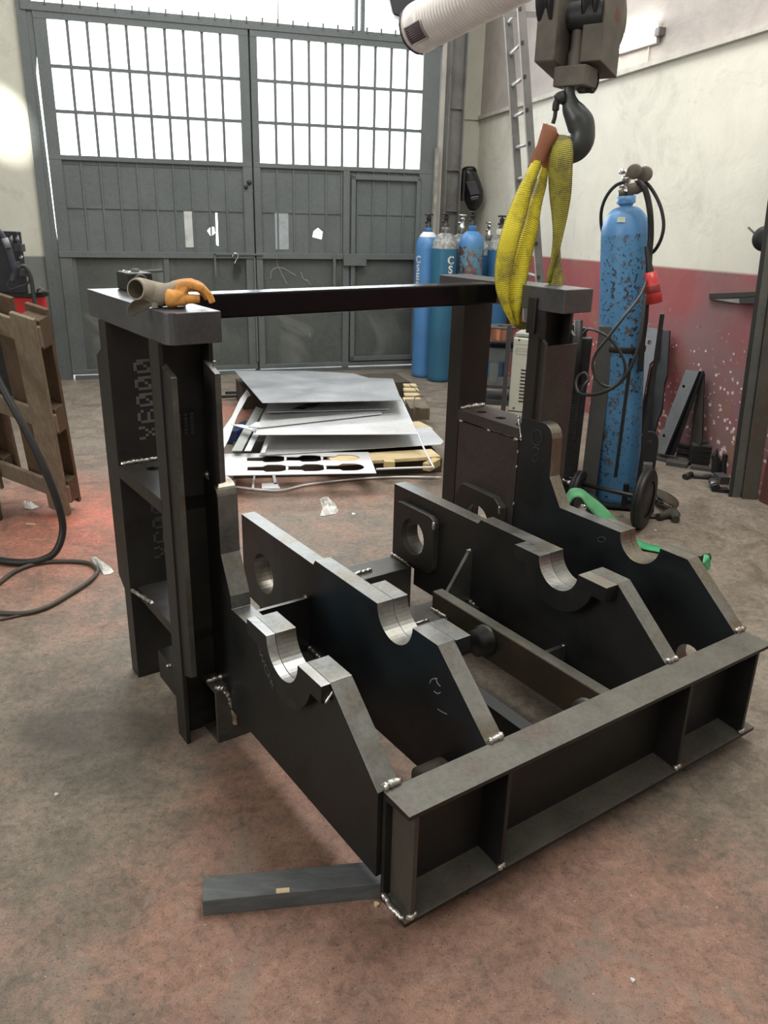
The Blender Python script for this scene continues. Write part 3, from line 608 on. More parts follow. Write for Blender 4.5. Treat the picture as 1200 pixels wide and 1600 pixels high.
# floor-level square tubes
TUBEM = steel('brown_black_tube', (.040, .038, .032), (.095, .091, .08), (.055, .048, .036), (.35, .55), .35)
def rhs(u0, u1, v0, v1, z0, z1, t=.008):
    b = MB()
    b.prism([[(v0, z0), (v1, z0), (v1, z1), (v0, z1)], [(v0 + t, z0 + t), (v1 - t, z0 + t), (v1 - t, z1 - t), (v0 + t, z1 - t)]], lambda a, c_, t_: f.g(t_, a, c_), u0, u1, 0, 0)
    return b.build('base_tube', TUBEM, fix, bevel=.003)
rhs(-.056, 1.335, .866, 1.0, .0, .178); rhs(.35, .955, 1.275, 1.405, .0, .178)
MB().prism([[(.047, .178), (.294, .178), (.294, .365), (.047, .365)]], UZm, .928, .942, 0, 1).build('tie_plate', [MILL, MACHM], fix, bevel=.001)
lb = MB().box(f, .800, .842, .10, .945, .125, .247).build('inner_bar', [steel('rusty_inner_bar', (.03, .026, .02), (.07, .055, .035), (.11, .055, .02), (.45, .7), .3)], fix, bevel=.001)
MB().box(f, .802, .841, .10, .945, .2472, .2485).build('bar_top_edge', steel('bar_edge', (.12, .12, .10), (.20, .195, .165), (.14, .13, .1), (.35, .5), .7), lb)
MB().box(f, .50, .542, .10, .93, .125, .247).build('inner_bar', MILL, fix, bevel=.001)
MB().prism([[(.843, .235), (.954, .178), (.954, .377), (.938, .377)]], UZm, .920, .934, 0, 1).build('gusset', [MACHD, MACHM], fix)
MB().box(f, .843, .954, .455, .470, .12, .222).build('tie_lug', MACHD, fix)
MB().lathe(f.g(.80, .655, .195), -f.u, [(.052, 0), (.052, .016), (.044, .018), (.044, .05), (.001, .05)], 28).build('round_boss', MILL, fix)
MB().lathe(f.g(.80, .215, .165), -f.u, [(.05, 0), (.05, .016), (.001, .017)], 28).build('round_boss', MACHD, fix)
MB().lathe(f.g(.294, .24, .165), -f.u, [(.04, 0), (.04, .075), (.001, .076)], 24).build('round_boss', BEAMTOP, fix)
# weld beads
for u in (.003, .300, .960, 1.286):
    weld([(u, .098, .344), (u + .046, .098, .344)], .0085)
weld([(.0, .860, .05), (-.012, .862, .14), (-.03, .866, .182), (-.05, .88, .184)], .008)
weld([(-.055, .93, .182), (-.02, .925, .186), (.0, .925, .186)], .008)
weld([(.0, .905, .12), (-.003, .87, .17)], .007)
weld([(-.010, .968, .805), (.015, .966, .806), (.042, .966, .805)], .009)
weld([(1.288, 1.06, .796), (1.335, .98, .796)], .007); weld([(1.286, 1.06, .70), (1.286, 1.09, .79)], .005)
weld([(1.29, 1.425, .75), (1.36, 1.428, .751), (1.42, 1.428, .75)], .009)
weld([(-.125, 1.335, .757), (-.06, 1.338, .757), (.0, 1.338, .757)], .007)
weld([(-.134, 1.33, .335), (-.11, 1.20, .338)], .006); weld([(-.112, 1.10, .16), (-.108, 1.10, .165)], .008)
weld([(.655, .885, .182), (.74, .885, .182)], .004) ; weld([(.80, .95, .18), (.80, .86, .182)], .008)
weld([(.952, 1.41, .185), (.952, 1.30, .185)], .008); weld([(.70, 1.33, .182), (.80, 1.33, .182)], .007)
weld([(1.283, 1.425, .70), (1.283, 1.40, .702)], .005); weld([(1.283, 1.25, .70), (1.283, 1.23, .70)], .005); weld([(1.283, 1.10, .70), (1.283, 1.075, .70)], .006)
weld([(.28, .935, .366), (.292, .935, .366)], .007); weld([(.292, .93, .19), (.292, .86, .185)], .008)
weld([(.93, .927, .38), (.95, .927, .38)], .006); weld([(.952, .92, .18), (.952, .89, .18)], .007); weld([(.95, .462, .225), (.953, .462, .2)], .006)
weld([(.93, 1.12, .425), (.93, 1.118, .395)], .007); weld([(1.249, 1.112, .43), (1.249, 1.108, .40)], .006)
weld([(-.03, .285, .462), (-.004, .287, .49)], .004)
# spot welds down the near post
for z in (1.13, .93, .62, .50, .36): weld([(.004, .895 if z > .8 else .91, z), (.004, .897 if z > .8 else .91, z - .008)], .004)
for z in (.66, .60, .45, .30): weld([(1.283, 1.072, z), (1.283, 1.072, z - .01)], .004)
# dot-stencilled X6000 on the rear post web
GL = {'X': ["1...1", "1...1", ".1.1.", "..1..", ".1.1.", "1...1", "1...1"], '6': [".111.", "1...1", "1....", "1111.", "1...1", "1...1", ".111."],
      '0': [".111.", "1..11", "1..11", "1.1.1", "11..1", "11..1", ".111."]}
def stencil(txt, u_left, z0, width, pitch, v, mt, par):
    b = MB(); h = width / 7.
    for k, ch in enumerate(txt):
        for r_, row in enumerate(GL[ch]):
            for c_, x in enumerate(row):
                if x == '1':
                    for q in (0, 1):
                        for s_ in (0, 1, 2):
                            u = u_left + (r_ + q * .5) * h; z = z0 + k * pitch + (c_ + s_ / 3.) * pitch / 6.2
                            b.box(f, u, u + h * .34, v - .0012, v - .0004, z, z + pitch / 6.2 * .2)
    return b.build('stencil_number', mt, par)
stencil('X6000', -.062, .822, .070, .051, 1.342, CHALK, lr)
stencil('X6000', -.045, .42, .070, .051, 1.342, CHALKD, lr)
b = MB()
for r_ in range(4):
    for k in range(6):
        for q in range(2): b.box(f, -.098 + r_ * .017, -.098 + r_ * .017 + .010, .9545 - .0006, .9549, .93 + k * .010 + q * .004, .932 + k * .010 + q * .004)
b.build('stencil_number', CHALKD, lf)
# chalk rings and letters on the right outer cheek plate
def chalk(par, pts_list, uface, rad=.0018, mt=CHALKD):
    b = MB()
    for L in pts_list: b.tube(cat_rom([f.g(uface, p[0], p[1]) for p in [FX.pu(x, y, uface)[1:] for x, y in L]], 4), rad, 4)
    return b.build('chalk_mark', mt, par)
el = lambda cx, cy, rx, ry, a0=0, a1=2 * pi: [(cx + rx * cos(a0 + (a1 - a0) * k / 12), cy + ry * sin(a0 + (a1 - a0) * k / 12)) for k in range(13)]
CH2 = plain('blue_grey_chalk', (.045, .06, .065), .9)
[chalk(p4, [q_], 1.2815, mt=CH2) for q_ in [el(839, 684, 8, 12), el(837, 705, 5, 6, -2.5, 2.), [(832, 718), (836, 722), (841, 715)], el(940, 843, 6, 4)]]
[chalk(p2, [q_], .2935, mt=CHALK) for q_ in [[(672, 1068), (674, 1062), (681, 1060), (683, 1061)], [(681, 1060), (684, 1068), (688, 1072)], [(678, 1080), (684, 1084), (688, 1082)], [(684, 1108), (690, 1112), (698, 1116)]]]

# ================================================================ THINGS ON AND ABOVE THE FIXTURE
# magnetic clamp block on the near post cap
def pxbox(name, mats, corners_bottom, h, parent=None, bevel=.002, z=0.):
    P = [np.array(c, float) for c in corners_bottom]
    return MB().hexa(P + [p + np.array([0, 0, h]) for p in P]).build(name, mats, parent, bevel=bevel)
cz = 1.2575
mg0 = hz(183, 450, cz)
A = hz(201, 456, cz); dB = f.v * .105; dA = f.u * .075
mag = thing('clamp_block', 'small black steel clamp block standing on the near post cap behind the gloves', 'clamp', A)
MB().hexa([A, A + dA, A + dA + dB, A + dB] + [p + np.array([0, 0, .052]) for p in (A, A + dA, A + dA + dB, A + dB)]).build('block_body', IROND, mag, bevel=.004)
q = A + dA * .5 + np.array([0, 0, .030])
MB().lathe(q + f.v * .0, -f.v, [(.020, 0), (.020, .004), (.013, .006), (.013, .003), (.001, .003)], 20).build('round_knob', IRON, mag)
MB().lathe(A + dA * .6 + dB * .6 + np.array([0, 0, .052]), [0, 0, 1], [(.012, 0), (.012, .008), (.001, .009)], 14).build('top_stud', IRON, mag)
for k in (0.25, .75): MB().lathe(A + dB * k + np.array([0, 0, .052]) + dA * .2, [0, 0, 1], [(.005, 0), (.005, .003), (.001, .004)], 10).build('small_screw', CHROME, mag)

# gloves, sewn shapes blended into one skin
gpl = Upright(hz(270, 481, cz))
def glove_path(pts, off=0.): return [gpl(x, y, o_ + off) for x, y, o_ in pts]
g1 = thing('work_glove', 'orange and grey leather work glove lying on the near post cap', 'glove', hz(270, 479, cz))
def cuff(name, px, radii, parent, mat, off=0., flat=.85, n_=22):
    P = cat_rom(glove_path(px, off), 5); n = len(P); rs = [np.interp(i / (n - 1), np.linspace(0, 1, len(radii)), radii) for i in range(n)]
    wob = lambda k, i: 1 + .06 * sin(3 * 2 * pi * k / n_ + i * .5)
    b = MB()
    for th in (0, .0035):
        t_ = MB(); t_.tube(P, [(r - th, (r - th) * flat) for r in rs], n_, cap=False)
        k0 = len(b.v); b.v += t_.v; b.f += [[i + k0 for i in q_] for q_ in t_.f]; b.m += t_.m; b.sm += t_.sm
    k = n_ * n
    for i in range(n_): j_ = (i + 1) % n_; b.f.append([i, k + i, k + j_, j_]); b.m.append(0); b.sm.append(True)
    return b.build(name, mat, parent)
cuff('cuff', [(212, 452, -.018), (218, 453, .006), (228, 456, .018), (240, 459, .02), (256, 462, .02)], (.0255, .030, .031, .031, .030), g1, GLOVEG)
b = MB()
b.tube(cat_rom(glove_path([(240, 459, .02), (252, 461, .02), (268, 459, .02), (286, 455, .02)]), 5), [.0295] * 6 + [.028] * 10, 18)
b.build('back_of_hand', GLOVEG, g1, remesh=.003)
b = MB()
b.tube(cat_rom(glove_path([(262, 466, -.002), (272, 466, -.006), (282, 461, -.004), (288, 452, .0)]), 5), [(.023, .026)] * 6 + [(.020, .028)] * 5 + [(.012, .026)] * 5, 18)
b.tube(cat_rom(glove_path([(276, 449, -.002), (290, 445, -.010), (304, 446, -.016), (316, 451, -.018), (326, 460, -.018), (332, 473, -.016)]), 5), [.0115] * 10 + [.0100] * 6 + [.0085] * 10, 12)
b.tube(cat_rom(glove_path([(268, 447, .04), (284, 443, .050), (300, 442, .052), (312, 446, .052), (321, 455, .045)]), 5), [.0115] * 11 + [.0095] * 10, 12)
b.tube(cat_rom(glove_path([(276, 450, .07), (292, 445, .085), (308, 447, .085), (318, 457, .08)]), 5), [.011] * 16, 12)
b.tube(cat_rom(glove_path([(280, 452, .02), (300, 447, .018), (316, 455, .016), (325, 467, .012)]), 5), [.011] * 8 + [.0095] * 8, 12)
b.tube(cat_rom(glove_path([(268, 470, -.014), (282, 469, -.018), (298, 467, -.020), (312, 468, -.018)]), 5), [.0145] * 8 + [.012] * 5 + [.010] * 3, 12)
b.build('palm_and_fingers', GLOVEO, g1, remesh=.0022)
g2 = thing('work_glove', 'grey glove cuff hanging over the cap edge under the orange glove', 'glove', hz(222, 482, cz))
gq = Upright(f.g(-.137, .93, 1.26))
L_ = [(208, 473, 196, 480), (216, 468, 199, 488), (226, 470, 206, 491)]
def cup(cx, cy, off=0.): return gq(cx, cy, off)
rim = [(217, 467), (207, 470), (199, 478), (196, 487), (199, 494), (206, 496), (211, 492), (211, 484), (216, 478), (222, 476), (224, 470)]
back = [(236, 470), (231, 471), (228, 474), (227, 478), (228, 481), (230, 483), (233, 483), (236, 482), (239, 480), (240, 478), (240, 473)]
b = MB(); n = len(rim)
r0 = [cup(x, y, -.01 + .004 * i) for i, (x, y) in enumerate(rim)]; r1 = [cup(x, y, .03) for x, y in back]
mid = [a * .5 + c_ * .5 + np.array([0, 0, .004]) for a, c_ in zip(r0, r1)]
b.add(r0 + mid + r1, [(i, (i + 1) % n, n + (i + 1) % n, n + i) for i in range(n)] + [(n + i, n + (i + 1) % n, 2 * n + (i + 1) % n, 2 * n + i) for i in range(n)] + [tuple(range(2 * n, 3 * n))], 0, True)
b.build('cuff', plain('dark_grey_canvas', (.17, .16, .135), .85, 0, .2, 30, .4), g2, solid=.005, subsurf=2)
b = MB(); b.tube(cat_rom(glove_path([(236, 476, .0), (250, 474, .03), (268, 472, .04), (290, 474, .04)]), 4), [(.007, .018)] * 13, 12); b.build('hand', GLOVEG, g2)

# ------------------------------------------------ crane hook block
hp = Upright(f.g(1.36, 1.18, 1.4)); HX = Frame(0, 0, 0)
fd = hp.n; rt = np.array([fd[1], -fd[0], 0.])
Ax = rt * .88 - fd * .47; Bx = rt * .47 + fd * .88            # block axes: Ax across the housings, Bx along the cheek sides
def HP(x, y, a=0., b_=0.): return hp(x, y) + Ax * a + Bx * b_
blk = thing('crane_hook_block', 'heavy grey-brown crane hook block with cast hook hanging at the top', 'hook block', HP(880, 140))
def zof(y, x=880): return hp(x, y)[2]
def hblock(name, xl, wd, dp, ybot, ytop_, mat, parent, chamfer=.0, off=0.):
    o_ = hp(xl, ybot); zb_ = o_[2]; b = MB(); zt_ = hp(xl, ytop_)[2]
    P = [o_, o_ + Ax * wd, o_ + Ax * wd + Bx * dp, o_ + Bx * dp]
    P = [p + Bx * off for p in P]
    T = [np.array([p[0], p[1], zt_]) for p in P]
    Bm = [np.array([p[0], p[1], zb_]) for p in P]
    if chamfer:
        Bm[2][2] -= chamfer; Bm[3][2] -= chamfer
    b.hexa(Bm + T); return b.build(name, mat, parent, bevel=.004)
for xl, nm in ((834, 'left'), (905, 'right')):
    h = hblock('cheek_housing', xl, .074, .15, 97, -60, IRON, blk, .035)
    # sheave in the slot above
    c0 = hp(xl + 14, 0) + Bx * .085 + Ax * .02; c0 = np.array([c0[0], c0[1], zof(-8)])
    MB().lathe(c0 - Ax * .03, Ax, [(.001, 0), (.118, 0), (.118, .012), (.10, .024), (.10, .030), (.118, .042), (.118, .054), (.001, .055)], 36).build('sheave', BLACKP, blk)
pl_c = hp(934, 25) + Bx * .078 + Ax * .012; pl_c[2] = zof(20)
MB().lathe(pl_c - Ax * .004, Ax, [(.001, -.01), (.105, -.01), (.105, .014), (.001, .015)], 40).build('side_guard_plate', IRON, blk)
MB().lathe(pl_c + Ax * .01, Ax, [(.024, 0), (.024, .012), (.001, .013)], 6, smooth=False).build('pin_bolt', plain('rusty_bolt', (.14, .06, .035), .7), blk)
MB().lathe(hp(862, 22) + Bx * .08 + Ax * .0, Ax, [(.045, .0), (.045, .16)], 20).build('axle', IROND, blk)
hblock('centre_web', 872, .13, .03, 99, 40, IROND, blk, off=.10)
MB().lathe(hp(889, 106) + Bx * .05 - np.array([0, 0, .0]), [0, 0, 1], [(.03, -.01), (.03, .05), (.024, .06), (.024, .19)], 20).build('hook_nut', IRON, blk)
hblock('crosshead', 863, .115, .10, 136, 104, IRON, blk)
MB().lathe(hp(905, 122) + Ax * .0 + Bx * .055, Ax, [(.040, -.02), (.040, .028), (.030, .034), (.030, .028), (.018, .028), (.018, .034), (.001, .034)], 24).build('crosshead_pin', IROND, blk)
hblock('retaining_plate', 903, .016, .10, 141, 100, IROND, blk, off=.0)
# the cast hook: a sweep along its bowl, thick in the bend and tapering to the point
hc = [((889, 136), .036), ((889, 146), .037), ((890, 157), .05), ((893, 168), .064), ((900, 180), .078), ((907, 193), .088), ((910, 206), .082), ((908, 219), .086), ((900, 230), .088), ((888, 236), .082), ((874, 236), .066), ((862, 230), .05), ((857, 221), .034), ((857, 214), .016)]
cl = cat_rom([hp(x, y) for (x, y), r in hc], 6); rr2 = cat_rom([(r, 0, 0) for p, r in hc], 6)
MB().tube(cl, [(r[0] * .52, min(.034, r[0] * .42)) for r in rr2], 20, up=fd * 1.0 if False else rt).build('hook', HOOKM, blk)
b = MB(); b.tube(cat_rom([hp(x, y, -.01) for x, y in ((882, 152), (874, 155), (869, 162), (868, 172), (867, 182), (864, 193))], 5), [.022] * 8 + [.012] * 8 + [.007] * 10, 10); b.build('safety_latch', IROND, blk)

# ------------------------------------------------ webbing sling in basket hitch round the far post cap
sl = thing('lifting_sling', 'yellow webbing lifting sling with rust-orange eye sleeve between hook and far post', 'sling', f.g(1.36, 1.2, 1.262))
sp_ = Upright(f.g(1.30, 1.15, 1.2))
def S(x, y, o_=0.): return sp_(x, y, o_)
def rib(name, L, mat, th=.007, crown=.0, n=8):
    return ribbon([S(a, b_, d) for a, b_, c_, d_, d in L], [S(c_, d_, d) for a, b_, c_, d_, d in L], n, crown, -sp_.n).build(name, mat, sl, solid=th)
def rib2(name, L, mat, th=.007, crown=.0, n=8):
    Ls = [S(l[0], l[1], l[4]) for l in L]; Rs = [S(l[2], l[3], l[5] if len(l) > 5 else l[4]) for l in L]
    return ribbon(Ls, Rs, n, crown, -sp_.n).build(name, mat, sl, solid=th)
rib2('front_leg', [(833, 251, 847, 253, .0), (819, 278, 839, 275, -.01), (806, 305, 830, 300, -.02), (792, 339, 822, 335, -.03), (780, 378, 813, 365, -.05), (774, 420, 802, 410, -.06), (776, 452, 795, 450, -.06), (786, 480, 796, 480, -.05), (800, 506, 806, 507, -.02)], YELLOW, crown=.022)
rib2('middle_leg', [(847, 262, 855, 264, .03), (838, 290, 853, 288, .03), (828, 318, 845, 322, .02), (821, 348, 840, 358, .01), (808, 385, 834, 384, .0), (798, 418, 826, 420, -.01), (794, 452, 820, 452, -.02), (797, 482, 815, 484, -.02), (806, 508, 812, 505, .0)], YELLOW, crown=.02)
rib2('outer_sliver', [(824, 262, 834, 258, .06), (835, 235, 843, 232, .06), (846, 213, 852, 214, .05)], ORANGEW)
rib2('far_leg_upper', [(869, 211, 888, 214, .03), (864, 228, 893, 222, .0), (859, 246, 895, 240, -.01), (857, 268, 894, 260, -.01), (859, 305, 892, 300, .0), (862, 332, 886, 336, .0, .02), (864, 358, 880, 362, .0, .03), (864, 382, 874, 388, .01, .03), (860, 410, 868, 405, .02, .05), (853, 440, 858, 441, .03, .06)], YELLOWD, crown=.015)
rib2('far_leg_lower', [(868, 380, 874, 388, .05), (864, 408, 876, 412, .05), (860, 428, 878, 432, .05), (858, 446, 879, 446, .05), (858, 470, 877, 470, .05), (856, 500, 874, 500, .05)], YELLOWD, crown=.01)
rib2('eye_sleeve', [(850, 193, 866, 200, -.012, -.0), (846, 205, 868, 210, -.015, .0), (839, 230, 857, 236, -.015, .0), (832, 254, 847, 255, -.004)], ORANGEW, .012, crown=.01)
rib2('eye_sleeve', [(858, 206, 876, 216, .02), (857, 222, 872, 228, .02), (851, 245, 863, 247, .025), (847, 266, 856, 267, .03)], ORANGEW, .010, crown=.008)
rib2('eye_sleeve', [(866, 200, 869, 208, -.005, .0), (862, 205, 876, 216, .01, .02), (868, 212, 880, 219, .02)], ORANGEW, .008)
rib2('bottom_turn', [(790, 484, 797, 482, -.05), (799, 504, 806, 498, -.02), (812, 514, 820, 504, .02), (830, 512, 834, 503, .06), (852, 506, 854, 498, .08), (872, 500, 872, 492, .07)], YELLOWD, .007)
MB().tube(cat_rom([S(x, y, -.01) for x, y in ((848, 206), (848, 199), (851, 193), (855, 197), (854, 203))], 5), .004, 8).build('metal_keeper', CHROME, sl)

# ------------------------------------------------ ventilation duct
dv = thing('ventilation_duct', 'pale ribbed round ventilation duct hanging across the top of the gate', 'duct', onpl(690, 30, (0, 5.6, 0), (0, 1, 0)))
E0 = onpl(655, 44, (0, 5.75, 0), (0, 1, 0)); E1 = onpl(745, -5, (0, 5.25, 0), (0, 1, 0)); ax = (E1 - E0); ax /= np.linalg.norm(ax)
RDU = .138; pr = [(RDU * 1.02, -.0)]; h = .0
pr = [(.001, .004), (RDU * .98, .004), (RDU * 1.04, .0), (RDU * 1.04, .045), (RDU, .047), (RDU, .16)]
h = .16
while h < 2.2: pr += [(RDU, h), (RDU + .003, h + .007), (RDU + .003, h + .016), (RDU, h + .023)]; h += .030
MB().lathe(E0, ax, pr, 40).build('duct_tube', DUCT, dv)
b = MB(); side = np.cross(ax, [0, 0, 1.]); side /= np.linalg.norm(side); upv = np.cross(side, ax)
def onduct(h, ang, r=RDU + .004): return E0 + ax * h + (side * cos(ang) + upv * sin(ang)) * r
tow = -np.array([0, 1., 0]); angc = atan2(tow @ upv, tow @ side)
a_lo, a_hi = angc - .75, angc - .02
b.add([onduct(hh, a_lo + (a_hi - a_lo) * k / 8, RDU + .0045) for hh in (.055, .215) for k in range(9)], [(k, k + 1, 9 + k + 1, 9 + k) for k in range(8)])
gr = b.build('grille_opening', plain('grille_dark', (.06, .035, .04), .6), dv, solid=.003)
for k in range(9):
    aa = a_lo + (a_hi - a_lo) * (k + .5) / 9; MB().tube([onduct(.058, aa, RDU + .008), onduct(.212, aa, RDU + .008)], .0022, 5).build('grille_slat', plain('slat_brown', (.12, .08, .08), .5) if k == 0 else bpy.data.materials['slat_brown'], gr)
b = MB()
for p_, q_ in ((a_lo, a_hi),):
    fr_ = [onduct(.05, a_lo + (a_hi - a_lo) * k / 8, RDU + .009) for k in range(9)] + [onduct(.22, a_hi - (a_hi - a_lo) * k / 8, RDU + .009) for k in range(9)]
    b.tube(fr_ + [fr_[0]], .0045, 6)
b.build('grille_frame', plain('grille_rim', (.30, .26, .25), .5), dv)
cb_ = E0 - ax * .04 + upv * .09 + np.array([-.05, 0, .06])
b = MB(); b.prism([[(-.09, -.075), (-.02, -.10), (.09, .02), (.10, .14), (-.08, .15), (-.12, .03)]], lambda a, c_, t: cb_ + np.array([1, 0, 0]) * a + np.array([0, 0, 1]) * c_ + np.array([0, 1, 0]) * t, -.06, .08, 0, 0); b.build('end_damper', BLACKP, dv, bevel=.01)
MB().tube([onduct(-.01, angc + .9 + .0, RDU * 1.05)] + [onduct(.002, angc + .9 - k * .35, RDU * 1.07) for k in range(1, 8)], .005, 6).build('clamp_band', BLACKP, dv)
MB().tube([E0 + ax * .5 + np.array([0, 0, RDU]), E0 + ax * .5 + np.array([0, 0, 2.4])], .006, 6).build('hanger_rod', IROND, dv)

# ------------------------------------------------ ladder leaning on the right wall
ldp = Upright((1.25, 6.35, 0)); lad = thing('ladder', 'long grey aluminium ladder leaning against the right wall behind the hook', 'ladder', ldp(846, 560))
def lp(x, y, o_=0): return ldp(x, y, o_)
RB, RT = lp(847, 575), lp(802, -70); LB, LT = lp(822, 560, .42), lp(781, -70, .42)
ld_ax = (RT - RB) / np.linalg.norm(RT - RB)
wdir = np.cross(ld_ax, LB - RB); wdir /= np.linalg.norm(wdir)
def rail(p, q, name):
    a = np.array([1., 0, 0]); hw, hd_ = .030, .012
    t = (q - p) / np.linalg.norm(q - p); x_ = rt; d_ = np.cross(t, x_); d_ /= np.linalg.norm(d_)
    b = MB().hexa([p - x_ * .0 - d_ * hd_, p + x_ * 2 * hw - d_ * hd_, p + x_ * 2 * hw + d_ * hd_, p + d_ * hd_] + [q - d_ * hd_, q + x_ * 2 * hw - d_ * hd_, q + x_ * 2 * hw + d_ * hd_, q + d_ * hd_])
    o_ = b.build(name, GALV, lad)
    e = MB().hexa([p - x_ * .004 - d_ * hd_ * 1.6, p + x_ * .006 - d_ * hd_ * 1.6, p + x_ * .006 + d_ * hd_, p - x_ * .004 + d_ * hd_] + [q - x_ * .004 - d_ * hd_ * 1.6, q + x_ * .006 - d_ * hd_ * 1.6, q + x_ * .006 + d_ * hd_, q - x_ * .004 + d_ * hd_])
    e.build('rail_lip', GALVL, o_); return o_
r1_ = rail(RB, RT, 'side_rail'); r2_ = rail(LB, LT, 'side_rail')
NL = np.linalg.norm(RT - RB)
k0 = np.linalg.norm(lp(829, 329) - RB) if False else 0
zt = lambda y: lp(820, y)[2]
for i, y in enumerate([-38, 14, 67, 120, 172, 224, 276, 328, 380, 432, 484]):
    z = zt(y); tR = (z - RB[2]) / (RT[2] - RB[2]); tL = (z - LB[2]) / (LT[2] - LB[2])
    pR = RB + (RT - RB) * tR + rt * .022; pL = LB + (LT - LB) * tL + rt * .03
    MB().tube([pR, pL], .014, 8).build('rung', GALVL, lad)
    MB().hexa([pR + rt * s_x * .009 + np.array([0, 0, sz * .011]) - ldp.n * q_ for q_ in (.010, .020) for s_x, sz in ((-1, -1), (1, -1), (1, 1), (-1, 1))]).build('rung_end', BLACKP, r1_)
arm = MB().hexa([lp(787, 27, .0), lp(838, 28, -.0), lp(838, 28, .06), lp(787, 27, .06), lp(787, 17, .0), lp(838, 18, .0), lp(838, 18, .06), lp(787, 17, .06)]).build('support_arm', GALV, lad)

# ------------------------------------------------ lamp and helmet
la, lb2 = D.pu(1019, 50, 3.93), D.pu(950, 72, 3.93)
lamp = thing('fluorescent_lamp', 'glowing fluorescent wall lamp right of the crane hook block', 'lamp', D.g(3.98, la[1] - .2, la[2]))
va, vb_, za_, zb_ = la[1], lb2[1] + .45, la[2], lb2[2]
sl_ = (zb_ - za_) / (lb2[1] - la[1])
def lampbox(u0, u1, v0, v1, dz0, dz1): 
    g = D.g; Z = lambda v: za_ + (v - va) * sl_ * .4
    return MB().hexa([g(u0, v0, Z(v0) + dz0), g(u1, v0, Z(v0) + dz0), g(u1, v1, Z(v1) + dz0), g(u0, v1, Z(v1) + dz0), g(u0, v0, Z(v0) + dz1), g(u1, v0, Z(v0) + dz1), g(u1, v1, Z(v1) + dz1), g(u0, v1, Z(v1) + dz1)])
lampbox(3.97, 3.998, va, va + 1.15, -.06, .06).build('housing', plain('lamp_housing', (.55, .52, .48), .5), lamp, bevel=.005)
for dz in (-.03, .03): lampbox(3.925, 3.965, va + .03, va + 1.12, dz - .016, dz + .016).build('tube', TUBEL, lamp)
lampbox(3.95, 3.998, va - .05, va + .01, -.025, .025).build('end_cap', plain('end_cap_grey', (.10, .09, .09), .5), lamp, bevel=.004)
b = MB(); b.tube(cat_rom([D.g(*D.pu(x, y, 3.99)) for x, y in ((1013, 66), (1014, 78), (1012, 92), (1011, 101))], 4), .006, 6); b.build('lead_wire', plain('cream_lead', (.5, .48, .42), .6), lamp)
hm = thing('welding_helmet', 'black welding helmet hanging on the wall above the gas cylinders', 'helmet', D.g(*D.pv(735, 330, .02)))
hpl = Upright(D.g(3.80, .12, 0))
rows = [(264, 719, 742), (272, 718, 746), (280, 717, 749), (288, 718, 752), (298, 720, 755), (308, 723, 755), (317, 727, 753), (325, 731, 748), (330, 735, 743)]
vs = []; K = 13
for y, xl, xr in rows:
    for k in range(K):
        a = pi * k / (K - 1); cx, rx = (xl + xr) / 2, (xr - xl) / 2
        vs.append(hpl(cx - rx * cos(a), y, -.11 * sin(a) * (1 if y < 300 else max(.4, 1 - (y - 300) / 45))))
b = MB().add(vs, [(r_ * K + k, r_ * K + k + 1, (r_ + 1) * K + k + 1, (r_ + 1) * K + k) for r_ in range(len(rows) - 1) for k in range(K - 1)] + [tuple(range(K))[::-1], tuple(range((len(rows) - 1) * K, len(rows) * K))], 0, True)
b.build('shell', plain('helmet_black', (.016, .016, .018), .4, 0, .2, 8), hm, solid=.004)
MB().hexa([hpl(x, y, o_) for o_ in (-.085, -.118) for x, y in ((727, 284), (743, 283), (750, 303), (735, 306))]).build('face_slope', plain('helmet_dark_grey', (.035, .034, .04), .45), hm, bevel=.006)
MB().hexa([hpl(x, y, o_) for o_ in (-.08, -.115) for x, y in ((735, 308), (748, 306), (747, 311), (736, 314))]).build('visor', plain('visor', (.06, .06, .065), .2), hm, bevel=.003)
MB().tube(cat_rom([hpl(x, y, o_) for x, y, o_ in ((722, 266, -.01), (728, 262, -.08), (740, 262, -.08), (744, 268, -.01))], 4), .010, 8).build('headband', BLACK, hm)
MB().box(D, 3.69, 3.71, -.02, .10, 1.60, 1.87).build('strap_block', BLACKP, hm)

